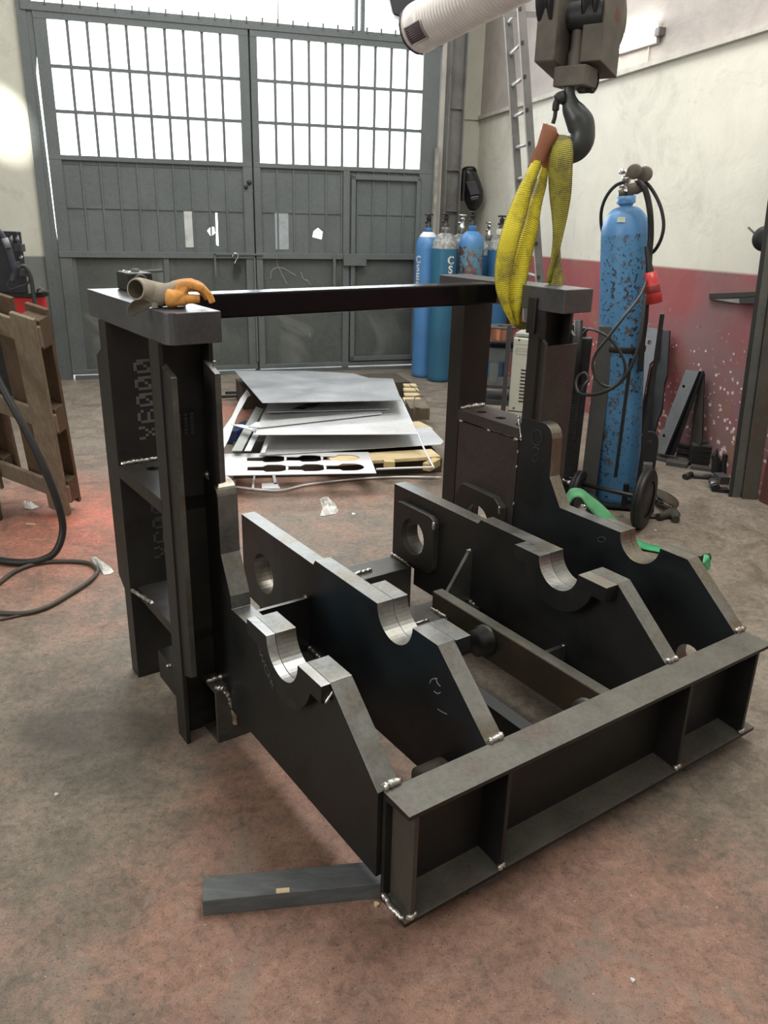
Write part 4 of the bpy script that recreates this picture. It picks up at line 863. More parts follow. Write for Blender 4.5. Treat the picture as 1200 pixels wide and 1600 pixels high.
# ================================================================ GAS CYLINDERS
def gas_cylinder(px, py, r, H, body, shoulder, label, band=None, cap_ring=False, tilt=(0, 0), valve='steel', grp='gas cylinders standing by the gate post', neck_mat=None, at=None, v_up=None):
    base = hz(px, py) if at is None else np.array(at, float); d = base / np.linalg.norm(base[:2]); base = base + np.array([d[0], d[1], 0]) * r
    base[2] = 0; ax = np.array([tilt[0], tilt[1], 1.]); ax /= np.linalg.norm(ax)
    t = thing('gas_cylinder', label, 'gas cylinder', base, grp)
    hs = H - .16
    MB().lathe(base, ax, [(.001, .004), (r * .86, .0), (r * .98, .02), (r, .05), (r, hs - .02)], 32).build('body', body, t)
    sh = [(r, hs - .021)] + [(r * cos(a) * .80 + r * .20 * (1 if a < 1.2 else 1 - (a - 1.2) / .37), hs - .02 + .135 * sin(a)) for a in [pi / 2 * k / 9 for k in range(1, 9)]] + [(.036, hs + .118), (.034, hs + .16)]
    MB().lathe(base, ax, sh, 32).build('shoulder', shoulder, t)
    vm = {'steel': IROND, 'chrome': CHROME, 'brass': BRASS}[valve]
    top = base + ax * (hs + .16)
    if cap_ring: MB().lathe(top - ax * .05, ax, [(.052, 0), (.052, .05), (.034, .055)], 20).build('collar_ring', neck_mat or IRON, t)
    v = MB().lathe(top, ax, [(.026, -.01), (.026, .02), (.019, .025), (.019, .070), (.023, .074), (.023, .09), (.008, .095), (.008, .105)], 14)
    v.tube([top + ax * .045, top + ax * .045 - rt * .035], .011, 8)
    v = v.build('valve', vm, t)
    MB().lathe(top + ax * .103, ax, [(.001, 0), (.038, 0), (.041, .008), (.038, .016), (.001, .018)], 8).build('handwheel', vm, v)
    return t, base, ax, top
t1, b1, _, _ = gas_cylinder(660, 591, .110, 1.36, CYL_BLUE, CYL_BLUE, 'bright blue gas cylinder with white neck, nearest the gate')
t2, b2, _, _ = gas_cylinder(685, 598, .113, 1.37, CYL_TEAL, CYL_GREY, 'teal gas cylinder with grey shoulder and white letters, in front of the row', valve='steel')
t3, b3, _, _ = gas_cylinder(709, 589, .105, 1.36, CYL_DARK, CYL_GREY, 'grey-shouldered gas cylinder with pale valve, behind the teal one', valve='chrome')
t4, b4, _, _ = gas_cylinder(724, 597, .115, 1.39, CYL_RUST, CYL_BLUE, 'rust-blotched blue gas cylinder in the middle of the row')
t5, b5, _, _ = gas_cylinder(750, 584, .100, 1.30, CYL_DARK, CYL_GREY, 'dark blue gas cylinder half hidden right of the rusty one', valve='chrome')
t6, b6, _, _ = gas_cylinder(767, 592, .115, 1.36, CYL_DARK, CYL_GREY, 'chipped blue gas cylinder with grey top, right end of the row', cap_ring=True, neck_mat=plain('pale_collar', (.42, .40, .36), .5))
MB().lathe(b1 + np.array([0, 0, 1.268]), [0, 0, 1], [(.087, 0), (.072, .030), (.045, .055)], 24).build('neck_band', plain('white_paint', (.7, .7, .68), .4), t1)
def cyl_letters(txt, base, r, z_top, size, mt, par, ang, step=1.3):
    # upright letters stacked down the cylinder, wrapped on its side
    to = -base[:2] / np.linalg.norm(base[:2]); a0 = atan2(to[1], to[0]) + ang
    for i, ch in enumerate(txt):
        cu = bpy.data.curves.new('letter', 'FONT'); cu.body = ch; cu.size = size * 1.5; cu.offset = .003; cu.align_x = 'CENTER'
        tt = bpy.data.objects.new('letter', cu); COL.objects.link(tt); bpy.context.view_layer.update()
        me = bpy.data.meshes.new_from_object(tt.evaluated_get(bpy.context.evaluated_depsgraph_get())); bpy.data.objects.remove(tt)
        vs = []
        for v in me.vertices:
            a = a0 + v.co.x / r
            vs.append(base + np.array([cos(a) * (r + .0015), sin(a) * (r + .0015), z_top - i * size * step + v.co.y]))
        MB().add(vs, [tuple(p.vertices) for p in me.polygons]).build('painted_letter', mt, par); bpy.data.meshes.remove(me)
WL = plain('white_lettering', (.62, .63, .6), .5)
cyl_letters('CSER', b1, .110, 1.055, .058, WL, t1, -.85)
cyl_letters('CSER', b2, .113, 1.065, .062, WL, t2, .55)
cyl_letters('OF', b4, .115, .985, .06, plain('dark_lettering', (.02, .04, .06), .5), t4, -.75)

# the big cylinder on its trolley
bc = hz(962, 793); BP = Upright(bc)
tx = (BP(974, 345) - BP(958, 790)); tx[2] = 0
tilt = ((BP(974, 345) - BP(960, 788))[0] / 1.45, (BP(974, 345) - BP(960, 788))[1] / 1.45)
tb, bb, bax, btop = gas_cylinder(962, 795, .118, 1.60, CYL_BIG, CYL_CLEAN, 'large chipped blue gas cylinder strapped on the wheeled trolley', tilt=tilt, valve='chrome', grp=None)
hcl = lambda h: bb + bax * h
MB().lathe(hcl(1.565), bax, [(.046, 0), (.046, .035), (.001, .036)], 22).build('neck_ring', CYL_CLEAN, tb)
MB().lathe(hcl(1.598), bax, [(.038, 0), (.038, .022), (.001, .023)], 8, smooth=False).build('neck_nut', IROND, tb)
b = MB(); to = -hcl(1.5)[:2] / np.linalg.norm(hcl(1.5)[:2]); a0 = atan2(to[1], to[0])
lab = []
for h in (1.478, 1.502):
    for k in range(5):
        a = a0 - .12 + .36 * k / 4 - .25; rr_ = .122 - (h - 1.44) * .33
        lab.append(hcl(h) + np.array([cos(a), sin(a), 0]) * (rr_ + .003))
b.add(lab, [(k, k + 1, 5 + k + 1, 5 + k) for k in range(4)]).build('paper_label', plain('label_paper', (.45, .50, .40), .6), tb)
# regulator
reg = thing('gas_regulator', 'grey twin-gauge regulator on top of the big blue cylinder', 'regulator', BP(990, 290))
MB().tube([BP(980, 296), BP(996, 294), BP(1004, 292)], [.024, .028, .02], 12).build('regulator_body', IRON, reg)
MB().lathe(BP(992, 268, -.05), BP(980, 272, -.22) - BP(992, 268, 0), [(.001, 0), (.034, 0), (.034, .03), (.028, .034), (.001, .034)], 20).build('gauge', IRON, reg)
MB().lathe(BP(1008, 272, .0), BP(998, 276, -.15) - BP(1008, 272, 0), [(.001, 0), (.036, 0), (.036, .03), (.03, .034), (.001, .034)], 20).build('gauge', IRON, reg)
MB().tube([BP(994, 282), BP(994, 290), BP(1002, 282)], .010, 8).build('gauge_stem', BRASS, reg)
MB().tube([BP(971, 268), BP(990, 269)], [.008, .011], 10).tube([BP(969, 268), BP(975, 268)], .013, 10).build('handle_bar', CHROME, reg)
MB().tube([BP(970, 296), BP(973, 305)], .014, 10).build('side_port', IRON, reg)
def hose(name, label, pts, r, mat, cat='hose', grp=None, n=8, par=None):
    P = cat_rom(pts, n); o_ = MB().tube(P, r, 10).build(name, mat, par)
    if par is None: tag(o_, label, cat, grp)
    return o_
hose('gas_hose', 'thin black gas hose looping round behind the big blue cylinder', [BP(x, y, o_) for x, y, o_ in ((976, 284, .0), (962, 290, .03), (950, 303, .08), (942, 320, .14), (939, 338, .2), (941, 360, .25), (950, 380, .28), (975, 396, .30), (1005, 399, .22), (1017, 396, .06), (1026, 387, -.0), (1034, 370, -.02), (1037, 350, -.02), (1033, 326, -.01), (1024, 305, .0), (1012, 288, .0), (1002, 284, .0))], .0085, BLACK)
hose('power_cable', 'thick black cable hanging down the right side of the big blue cylinder', [BP(x, y, o_) for x, y, o_ in ((998, 284, -.02), (1006, 292, -.03), (1012, 310, -.03), (1016, 335, -.03), (1017, 365, -.02), (1015, 395, -.02), (1013, 430, -.02), (1010, 470, -.02), (1008, 500, -.02), (1003, 540, -.02), (1000, 580, -.02))], .015, BLACK, 'cable')
plug = thing('industrial_plug', 'red industrial plug hanging beside the big blue cylinder', 'plug', BP(1021, 474, -.05))
q0, q1 = BP(1016, 425, -.05), BP(1022, 474, -.05); pa = q1 - q0
MB().lathe(BP(1010, 385, -.04), q0 - BP(1010, 385, -.04), [(.010, 0), (.014, .08), (.020, .15)], 16).build('cable_boot', BLACK, plug)
LN = np.linalg.norm(pa); MB().lathe(q0, pa, [(.001, 0), (.026, 0), (.030, LN * .3), (.036, LN * .42)], 20).build('plug_body', REDP, plug)
MB().lathe(q0 + pa * .42, pa, [(.036, 0), (.038, LN * .02), (.038, LN * .28), (.036, LN * .30)], 20).build('plug_ring', plain('dark_red_plastic', (.22, .02, .02), .5), plug)
MB().lathe(q0 + pa * .66, pa, [(.040, 0), (.040, LN * .32), (.033, LN * .34), (.033, LN * .1), (.001, LN * .1)], 20).build('plug_collar', REDP, plug)
hose('looped_hose', 'grey gas hose looped in front of the big blue cylinder', [BP(x, y, o_) for x, y, o_ in ((912, 521, -.10), (920, 514, -.14), (932, 517, -.2), (948, 525, -.22), (962, 540, -.22), (972, 556, -.22), (977, 575, -.22), (972, 592, -.22), (957, 604, -.22), (941, 601, -.22), (930, 589, -.22), (926, 570, -.22), (931, 552, -.22), (948, 530, -.24), (975, 495, -.22), (1000, 462, -.14), (1009, 440, -.08))], .0075, HOSE)
hose('coiled_hose', 'second grey hose curving low round the big blue cylinder to the trolley', [BP(x, y, o_) for x, y, o_ in ((1008, 460, -.12), (1004, 500, -.18), (998, 540, -.22), (985, 575, -.24), (968, 598, -.24), (945, 612, -.24), (922, 617, -.2), (905, 614, -.14), (900, 600, -.1), (904, 588, -.08), (914, 583, -.08), (919, 594, -.1), (911, 606, -.12), (903, 640, -.12), (898, 690, -.1))], .009, BLACK)
# trolley
tr = thing('cylinder_trolley', 'black two-wheeled trolley under the big blue cylinder', 'trolley', hz(985, 822))
fwd = -np.array([bc[0], bc[1], 0]) / np.linalg.norm(bc[:2])
def slab(P0, ex, ey, ez, lx, ly, lz): 
    P = [P0, P0 + ex * lx, P0 + ex * lx + ey * ly, P0 + ey * ly]; return P + [p + ez * lz for p in P]
Zv = np.array([0, 0, 1.])
MB().hexa(slab(BP(906, 770, -.02) * [1, 1, 0] + [0, 0, .04], rt, -fwd, Zv, .085, .05, .93)).build('side_panel', steel('dark_trolley_panel', (.05, .05, .052), (.075, .075, .075), (.06, .06, .06), (.5, .7), .1), tr, bevel=.003)
MB().hexa(slab(BP(992, 770, -.04) * [1, 1, 0] + [0, 0, .05], rt, -fwd, Zv, .022, .05, 1.0)).build('upright_rail', BLACKP, tr, bevel=.003)
MB().hexa(slab(bb * [1, 1, 0] + fwd * .15 - rt * .22 + [0, 0, .012], rt, -fwd, Zv, .42, .32, .016)).build('base_tray', BLACKP, tr, bevel=.002)
MB().tube([hcl(.86) + np.array([cos(a), sin(a), 0]) * .121 for a in [2 * pi * k / 24 for k in range(25)]], [(.016, .003)] * 25, 8).build('holding_strap', BLACK, tr)
MB().hexa(slab(BP(983, 560, -.16), rt, -fwd, Zv, .018, .02, -.62)).build('hanging_strap', BLACK, tr)
def wheel(name, ctr, axis, r, wd, par):
    axis = axis / np.linalg.norm(axis)
    t = MB().lathe(ctr - axis * wd / 2, axis, [(r * .60, 0), (r * .9, 0), (r, wd * .2), (r, wd * .35), (r * .97, wd * .38), (r * .97, wd * .46), (r, wd * .5), (r, wd * .8), (r * .9, wd), (r * .6, wd)], 40).build(name, BLACK, par)
    MB().lathe(ctr - axis * wd * .4, axis, [(.001, 0), (r * .16, -.005), (r * .2, .0), (r * .5, .008), (r * .58, -.004), (r * .62, 0), (r * .62, wd * .8), (.001, wd * .8)], 32).build('wheel_hub', plain('hub_grey', (.035, .036, .036), .5) if 'hub_grey' not in bpy.data.materials else bpy.data.materials['hub_grey'], t)
    return t
wc = hz(1000, 824); wc = wc + np.array([0, 0, .158]) ; wheel('wheel', wc, rt * .92 - fwd * .38 * -1, .158, .05, tr)
wc2 = BP(900, 795, -.05); wc2[2] = .10; wheel('wheel', wc2, rt * .92 + fwd * .38, .10, .05, tr)
MB().tube([wc, wc2 + [0, 0, .03]], .012, 8).build('axle', BLACKP, tr)
MB().hexa(slab(BP(970, 790, -.16) * [1, 1, 0] + [0, 0, .05], rt, -fwd, Zv, .03, .03, .14)).build('foot_bracket', BLACKP, tr, bevel=.003)

# ================================================================ WELDING SET BEHIND THE FAR POST
wm = thing('welding_power_source', 'cream welding machine with slotted side seen through the far post', 'welding machine', BP(810, 650, -.1))
c0_ = BP(800, 650, -.1); cz0, cz1 = .40, .925
ex_ = np.array([cos(-.35), sin(-.35), 0]); ey_ = np.array([-ex_[1], ex_[0], 0])
Lc = BP(803, 524, -.1); Lc[2] = 0
MB().hexa(slab(Lc + Zv * .42, ex_, ey_, Zv, .25, .30, .475)).build('casing', WHITEM, wm, bevel=.006)
MB().hexa(slab(Lc + Zv * .90 + ex_ * .004 + ey_ * .01, ex_, ey_, Zv, .24, .28, .018)).build('lid', plain('grey_lid', (.35, .36, .34), .4), wm, bevel=.004)
sm_ = plain('slot_black', (.01, .01, .01), .6)
for k in range(10): MB().hexa(slab(Lc + ex_ * .052 - ey_ * .0015 + Zv * (.56 + k * .0185), ex_, ey_, Zv, .050, .002, .007)).build('vent_slot', sm_, wm)
MB().hexa(slab(Lc - ey_ * .001 - ex_ * .0 + Zv * .505, ex_, ey_, Zv, .25, .002, .005)).build('panel_seam', sm_, wm)
MB().hexa(slab(Lc - ey_ * .0012 + ex_ * .0 + Zv * .862, ex_, ey_, Zv, .25, .002, .0015)).build('panel_seam', plain('seam_grey', (.28, .29, .26), .6), wm)
LG = plain('label_grey', (.26, .27, .25), .6)
b = MB()
for (x0, x1, z0, z1) in ((.018, .10, .842, .8435), (.018, .10, .812, .8135), (.018, .0195, .812, .8435), (.0985, .10, .812, .8435)): b.hexa(slab(Lc + ex_ * x0 - ey_ * .0018 + Zv * z0, ex_, ey_, Zv, x1 - x0, .001, z1 - z0))
b.build('name_plate_border', LG, wm)
flat_text('GTS  SYSTEMS', .0135, Lc + ex_ * .022 - ey_ * .002 + Zv * .823, ex_, Zv, -ey_, wm, LG, 'name_plate_text', sx=.8)
for (x, z) in ((.03, .885), (.03, .525), (.03, .49)): MB().lathe(Lc + ex_ * x + Zv * z, -ey_, [(.005, 0), (.005, .003), (.001, .004)], 8).build('case_screw', BLACKP, wm)
ctm = plain('cart_dark_metal', (.05, .052, .055), .5, .2)
cart = thing('welding_cart', 'dark steel cart frame carrying the cream welding machine', 'cart', Lc * [1, 1, 0])
for a, b_ in ((-.035, -.02), (.26, -.02), (-.035, .33), (.26, .33)): MB().hexa(slab(Lc * [1, 1, 0] + ex_ * a + ey_ * b_, ex_, ey_, Zv, .022, .022, .96 if b_ < 0 and a < 0 else .42)).build('post', ctm, cart, bevel=.002)
for z in (.12, .385): MB().hexa(slab(Lc * [1, 1, 0] + Zv * z - ex_ * .035 - ey_ * .02, ex_, ey_, Zv, .32, .37, .022)).build('deck', ctm, cart, bevel=.002)
for k in (0, 1): MB().lathe(Lc * [1, 1, 0] + ex_ * (.24 * k) + Zv * .05 + ey_ * .0, ey_, [(.001, 0), (.05, 0), (.05, .03), (.001, .03)], 20).build('castor_wheel', BLACK, cart)
for a, b_ in ((-.03, .0), (.25, .0), (-.03, .34), (.25, .34)): MB().hexa(slab(Lc * [1, 1, 0] + ex_ * a + ey_ * b_, ex_, ey_, Zv, .022, .022, .13)).build('leg', ctm, cart)
# wire feeder rack with spool, behind
RK = Upright(BP(765, 640, .38)); rk = thing('wire_feeder_rack', 'dark open steel rack holding the copper wire spool behind the far post', 'rack', RK(765, 700) * [1, 1, 0])
rb0 = RK(736, 700) * [1, 1, 0]
for a in (.0, .30):
    for b_ in (0, .26): MB().hexa(slab(rb0 + rt * a - fwd * b_, rt, -fwd, Zv, .02, .02, .80)).build('post', ctm, rk)
for z, hh in ((.10, .02), (.42, .03), (.52, .02), (.74, .02), (.785, .014)):
    MB().hexa(slab(rb0 + Zv * z, rt, -fwd, Zv, .32, .28, hh)).build('shelf', ctm, rk, bevel=.002)
MB().hexa(slab(rb0 + Zv * .68 + rt * .0 + fwd * .004, rt, -fwd, Zv, .18, .02, .075)).build('front_rail', plain('rail_grey', (.085, .09, .095), .5), rk)
MB().hexa(slab(rb0 + Zv * .56 + rt * .08 + fwd * .0, rt, -fwd, Zv, .05, .02, .13)).build('socket_panel', plain('grey_socket', (.13, .135, .13), .5), rk)
sp = thing('wire_spool', 'spool of copper welding wire on the rack behind the yellow sling', 'spool', RK(784, 512, .0)); sc0 = RK(785, 510, .06); sc0[2] = .795
MB().lathe(sc0 + Zv * .0, Zv, [(.001, 0), (.10, 0), (.10, .006), (.06, .007)], 28).lathe(sc0 + Zv * .078, Zv, [(.06, 0), (.10, .001), (.10, .006), (.03, .007), (.03, 0)], 28).build('spool_flanges', IROND, sp)
MB().lathe(sc0, Zv, [(.068, .006)] + [(.068 + .002 * (k % 2), .006 + .07 * k / 24) for k in range(25)] + [(.068, .077)], 28).build('copper_winding', COPPER, sp)
# low dark radiator block behind the far post
cb = thing('cooling_unit', 'dark finned cooling unit between the far post and the trolley', 'cooling unit', BP(893, 740, .1) * [1, 1, 0])
cb0 = BP(872, 740, .0) * [1, 1, 0]
MB().hexa(slab(cb0 + Zv * .1, rt, -fwd, Zv, .10, .07, .80)).build('casing', BLACKP, cb, bevel=.004)
b = MB()
for k in range(34): b.hexa(slab(cb0 + Zv * (.13 + k * .0125) + rt * .01 + fwd * .004, rt, -fwd, Zv, .085, .006, .004))
b.build('cooling_fins', plain('fin_grey', (.035, .036, .037), .5), cb)
MB().hexa(slab(cb0, rt, -fwd, Zv, .10, .07, .1)).build('foot', BLACKP, cb)
MB().tube([BP(904, 500, -.02), BP(902, 600, -.02)], .022, 12).build('black_tube', BLACK, cb)
MB().lathe(BP(893, 753, -.02), Zv, [(.028, 0), (.055, .0), (.055, .022), (.028, .022), (.028, 0)], 22).build('ring', CHROME, cb)
for xx, yy in ((886, 507), (902, 512)): MB().hexa(slab(BP(xx, yy, .1), rt, -fwd, Zv, .05, .05, -.07)).build('connector_block', BLACKP, cb, bevel=.004)

# ================================================================ STRAPS AND SMALL THINGS ROUND THE TROLLEY
gs = Upright(hz(930, 822))
L_ = [(882, 778, 887, 792), (892, 764, 897, 778), (908, 764, 908, 778), (922, 774, 916, 790), (940, 788, 930, 806), (958, 806, 946, 822), (975, 826, 962, 838)]
gst = ribbon([gs(a, b_, -.06 + .0 * i) for i, (a, b_, c_, d_) in enumerate(L_)], [gs(c_, d_, -.12 - .0 * i) for i, (a, b_, c_, d_) in enumerate(L_)], 6)
o = gst.build('green_strap', plain('mid_green_webbing', (.10, .33, .15), .8, 0, .45, 6), solid=.004); tag(o, 'green webbing strap folded over behind the far cheek plate', 'strap')
wb = thing('rubber_roller', 'dark worn roller lying under the green strap', 'roller', hz(905, 815)); c_ = hz(908, 822) + Zv * .085
MB().lathe(c_ + rt * .0, rt * .75 - fwd * .66, [(.001, 0), (.06, 0), (.085, .01), (.085, .05), (.06, .06), (.001, .06)], 26).build('roller_body', BLACK, wb)
MB().lathe(c_ - (rt * .75 - fwd * .66) * .006, rt * .75 - fwd * .66, [(.001, 0), (.03, .0), (.034, .006)], 20).build('roller_hub', CHROME, wb)
def flatstrap(name, label, pts, mat, th=.004):
    Ls = [hz(a, b_, z) for a, b_, c_, d_, z in pts]; Rs = [hz(c_, d_, z) for a, b_, c_, d_, z in pts]
    o_ = ribbon(Ls, Rs, 6).build(name, mat, solid=th); return tag(o_, label, 'strap')
flatstrap('green_strap', 'green webbing strap lying on the floor beyond the far saddle', [(985, 838, 985, 850, .02), (1000, 845, 1000, 856, .015), (1012, 850, 1014, 860, .01), (1026, 853, 1026, 862, .01), (1048, 860, 1046, 868, .01)], STRAPG)
rg = thing('green_rag', 'crumpled bright green cloth on the floor right of the fixture', 'cloth', hz(1101, 893))
rp = Upright(hz(1100, 892)); rim_ = [(1090, 868), (1099, 866), (1109, 867), (1110, 877), (1112, 885), (1106, 892), (1100, 894), (1094, 889), (1091, 880)]
nn = len(rim_); fr_ = [rp(x, y, -.02 + .02 * sin(i * 2.1)) for i, (x, y) in enumerate(rim_)]; cc = rp(1101, 880, -.05)
md_ = [np.array(p) * .5 + cc * .5 + fwd * .012 * sin(i * 3.3) for i, p in enumerate(fr_)]; bk = [p - fwd * .03 for p in fr_]
MB().add(fr_ + md_ + [cc], [(i, (i + 1) % nn, nn + (i + 1) % nn, nn + i) for i in range(nn)] + [(nn + i, nn + (i + 1) % nn, 2 * nn) for i in range(nn)], 0, True).build('cloth_fold', plain('bright_green_cloth', (.13, .50, .26), .8, 0, .25, 20), rg, solid=.004, subsurf=2)
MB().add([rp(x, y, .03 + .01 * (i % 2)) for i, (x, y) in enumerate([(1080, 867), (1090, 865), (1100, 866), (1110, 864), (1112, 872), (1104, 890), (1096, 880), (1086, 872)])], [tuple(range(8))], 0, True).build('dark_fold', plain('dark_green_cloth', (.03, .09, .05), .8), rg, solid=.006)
hr = flatstrap('dark_strap', 'dirty brown webbing loop lying right of the trolley wheel', [(1000, 752, 1004, 762, .02), (1018, 760, 1020, 772, .05), (1038, 768, 1036, 782, .07), (1052, 776, 1046, 788, .06), (1060, 785, 1052, 792, .04), (1057, 793, 1050, 800, .02), (1045, 799, 1040, 805, .012), (1030, 804, 1026, 808, .01), (1012, 802, 1010, 808, .01)], plain('dirty_webbing', (.06, .05, .035), .85, 0, .35, 20), .006)
hb = MB().lathe(hz(1030, 790) + Zv * .03, rt, [(.001, -.02), (.018, -.02), (.018, .02), (.001, .02)], 12).build('strap_ratchet', CHROME); tag(hb, 'small shiny ratchet buckle inside the brown webbing loop', 'buckle')
b = MB(); pts_ = [hz(x, y, .02) for x, y in ((1028, 808), (1040, 805), (1052, 802), (1056, 812))]; b.tube(cat_rom(pts_, 3), [(.02, .018)] * 4 + [(.028, .03)] * 4 + [(.02, .02)] * 2, 12)
o = b.build('rag', plain('dark_rag', (.045, .042, .035), .9, 0, .4, 20)); tag(o, 'dark oily rag on the floor beside the trolley wheel', 'rag')
def pebble(x, y, r, label, mat=None, name='litter_chip', z=.0):
    p = hz(x, y); o_ = MB().add([p + np.array([cos(a) * r * q_, sin(a) * r * q_, hh]) for hh in (0.0, r * .8) for a, q_ in ((0, 1), (1.1, .8), (2.2, 1.1), (3.4, .7), (4.8, .95))], [(4, 3, 2, 1, 0), (5, 6, 7, 8, 9)] + [(k, (k + 1) % 5, 5 + (k + 1) % 5, 5 + k) for k in range(5)]).build(name, mat or PLASTIC)
    return tag(o_, label, 'litter')
pebble(1024, 830, .009, 'small white chip on the floor below the trolley wheel')
pebble(552, 805, .012, 'small white foam ball on the floor right of the plastic bag', plain('white_foam', (.85, .82, .76), .6), 'foam_ball')
pebble(988, 1533, .006, 'small white chip on the floor at the lower right'); pebble(588, 1415, .008, 'cream splinter on the floor beside the plank end', FRESH)
pebble(512, 1422 - 200, .004, 'white speck on the floor left of the near cheek plate'); pebble(484, 1248, .006, 'orange chip on the floor left of the near cheek plate', plain('orange_chip', (.6, .2, .08), .6))
pebble(88, 1250 - 7, .007, 'pale flake on the floor near the left edge')

# ================================================================ LEANING PLATES AND SCRAP BY THE RED WALL
def leanplate(name, label, foot, top, wdir_len, thick, mat, holes=(), outline=None, grp=None):
    foot = np.array(foot, float); top = np.array(top, float); up_ = top - foot; Hh = np.linalg.norm(up_); up_ /= Hh
    wd = np.array(wdir_len[0], float); wd -= (wd @ up_) * up_; wd /= np.linalg.norm(wd); nn_ = np.cross(wd, up_); Wd = wdir_len[1]
    ol = outline or [(0, 0), (1, 0), (1, 1), (0, 1)]
    o_ = MB().prism([[(a * Wd, b_ * Hh) for a, b_ in ol]] + [circ(a * Wd, b_ * Hh, r, 14) for a, b_, r in holes], lambda a, b_, t: foot + wd * a + up_ * b_ + nn_ * t, -thick, 0, 0, 1).build(name, [mat, BLACKP], bevel=.001)
    tag(o_, label, 'steel plate', grp); o_['category'] = 'steel plate'; return o_
def leanquad(name, label, px, mat, thick, ub=3.80, holes=(), side=None, zt=.66):
    """plate leaning on the wall: outline given on its own slanted plane between the floor and the wall"""
    P = [(x, y) for x, y in px]; ylow = max(y for x, y in P)
    pts = []
    nrm = D.u + Zv * (-(3.975 - ub) / zt); nrm /= np.linalg.norm(nrm)
    p0 = D.g(ub, 0, 0)
    W3 = [onpl(x, y, p0, nrm) for x, y in P]
    for q in W3: q[2] = max(q[2], .002)
    H3 = [[onpl(x + r * cos(a), y + r * 1.1 * sin(a), p0, nrm) for a in [2 * pi * k / 12 for k in range(12)]] for x, y, r in holes]
    e1 = D.v; e2 = np.cross(nrm, e1)
    to2 = lambda q: ((q - p0) @ e1, (q - p0) @ e2)
    o_ = MB().prism([[to2(q) for q in W3]] + [[to2(q) for q in h] for h in H3], lambda a, b_, t: p0 + e1 * a + e2 * b_ - nrm * t, 0, thick, 0, 1).build(name, [mat, side or BLACKP], bevel=.001)
    return tag(o_, label, 'steel plate')
leanquad('leaning_plate', 'tall grey cranked plate with a hole leaning behind the big cylinder', [(1009, 511), (1037, 516), (1027, 560), (1017, 570), (1004, 640), (998, 690), (980, 690), (992, 600)], SCRAPL, .012, 3.66, [(1017, 536, 3.2)], zt=.84)
leanquad('leaning_plate', 'dark cranked plate leaning just right of the tall grey one', [(1036, 517), (1048, 517), (1044, 588), (1040, 600), (1036, 640), (1030, 656), (1020, 690), (1000, 690), (1006, 640), (1019, 575), (1029, 562)], BLACKP, .012, 3.76, zt=.86)
leanquad('leaning_plate', 'grey steel strip with two holes leaning alone against the red wall', [(1075, 579), (1096, 581), (1042, 711), (1024, 707), (1037, 672), (1042, 670), (1044, 660)], SCRAPL, .02, 3.78, [(1072, 605, 2.2), (1041, 682, 2.2)])
leanquad('leaning_plate', 'black bar leaning along the back edge of the lone grey strip', [(1092, 580), (1101, 580), (1062, 690), (1053, 712), (1044, 711)], BLACKP, .01, 3.82)
leanquad('leaning_plate', 'dark upright plate standing against the wall behind the lone grey strip', [(1097, 583), (1102, 583), (1098, 694), (1080, 696), (1086, 640)], RUSTY, .01, 3.93)
def offcut(px_, py_, wx, wy, th, rot, z0, label, grp=None, mat=None, name='steel_offcut'):
    p = hz(px_, py_, 0.) + Zv * z0; a_0 = atan2(rt[1], rt[0]) + rot; e1 = np.array([cos(a_0), sin(a_0), 0]); e2 = np.array([-e1[1], e1[0], 0])
    o_ = MB().hexa(slab(p, e1, e2, Zv, wx, wy, th)).build(name, mat or SCRAP, bevel=.0015); return tag(o_, label, 'steel offcut', grp)
G1 = 'steel offcuts piled at the foot of the red wall'
offcut(1040, 727, .13, .10, .028, -.35, 0, 'diamond-lying grey offcut nearest the camera in the scrap pile', G1)
offcut(1023, 719, .12, .09, .022, -.55, 0, 'flat offcut at the foot of the lone leaning strip', G1)
for k in range(7): offcut(1019, 690, .13, .12, .014, -.45 + .04 * sin(k * 2), k * .0155, 'thin grey plate in the neat stack left of the lone leaning strip', G1)
offcut(1010, 703, .10, .11, .035, -.45, .0, 'pale thick offcut lying at the left end of the scrap pile', G1, SCRAPL)
for k in range(6): offcut(1056 + 1.5 * sin(k * 2.3), 713, .12, .13, .013, -.40 + .12 * sin(k * 2), k * .0155, 'thin plate in the stack right of the lone leaning strip', G1)
for k in range(9): offcut(1078, 728, .145, .12, .0145, -.03 + .02 * sin(k * 3), k * .016, 'dark plate in the tall stack in the middle of the scrap pile', G1, IROND if k < 8 else SCRAP)
offcut(1087, 727, .11, .09, .016, .12, .145, 'grey offcut lying askew on top of the tall dark stack', G1)
for k in range(4): offcut(1108, 722, .09, .10, .035, .1 + k * .1, k * .037, 'dark block in the short stack behind the tall one', G1, BLACKP)
offcut(1107, 722, .10, .09, .012, -.15, .150, 'small grey plate on the short stack by the wall', G1)
offcut(1078, 733, .17, .06, .020, -.26, 0, 'long flat offcut lying in front of the tall dark stack', G1)
offcut(1126, 729, .10, .12, .155, .05, 0, 'dark box-shaped offcut next to the leaning steel column', G1, BLACKP)
offcut(1124, 757, .06, .10, .045, .2, 0, 'small dark offcut in front of the box-shaped one', G1)
offcut(1122, 770, .06, .05, .022, .05, 0, 'dark end piece at the foot of the steel column', G1, BLACKP)
offcut(1110, 748, .055, .04, .018, .0, 0, 'small thin plate beside the shiny round bar', G1)
def rod(x0, y0, x1, y1, r, label, mat, name='steel_rod', z=None):
    z = r if z is None else z; o_ = MB().tube([hz(x0, y0, z), hz(x1, y1, z)], r, 14).build(name, mat); return tag(o_, label, 'steel rod')
rod(1070, 745, 1080, 741, .018, 'short dark round bar end left of the flat bar', IROND, 'round_bar')
rod(1083, 743, 1111, 745, .016, 'thin dark bar lying in front of the scrap stacks', SCRAP, 'flat_bar')
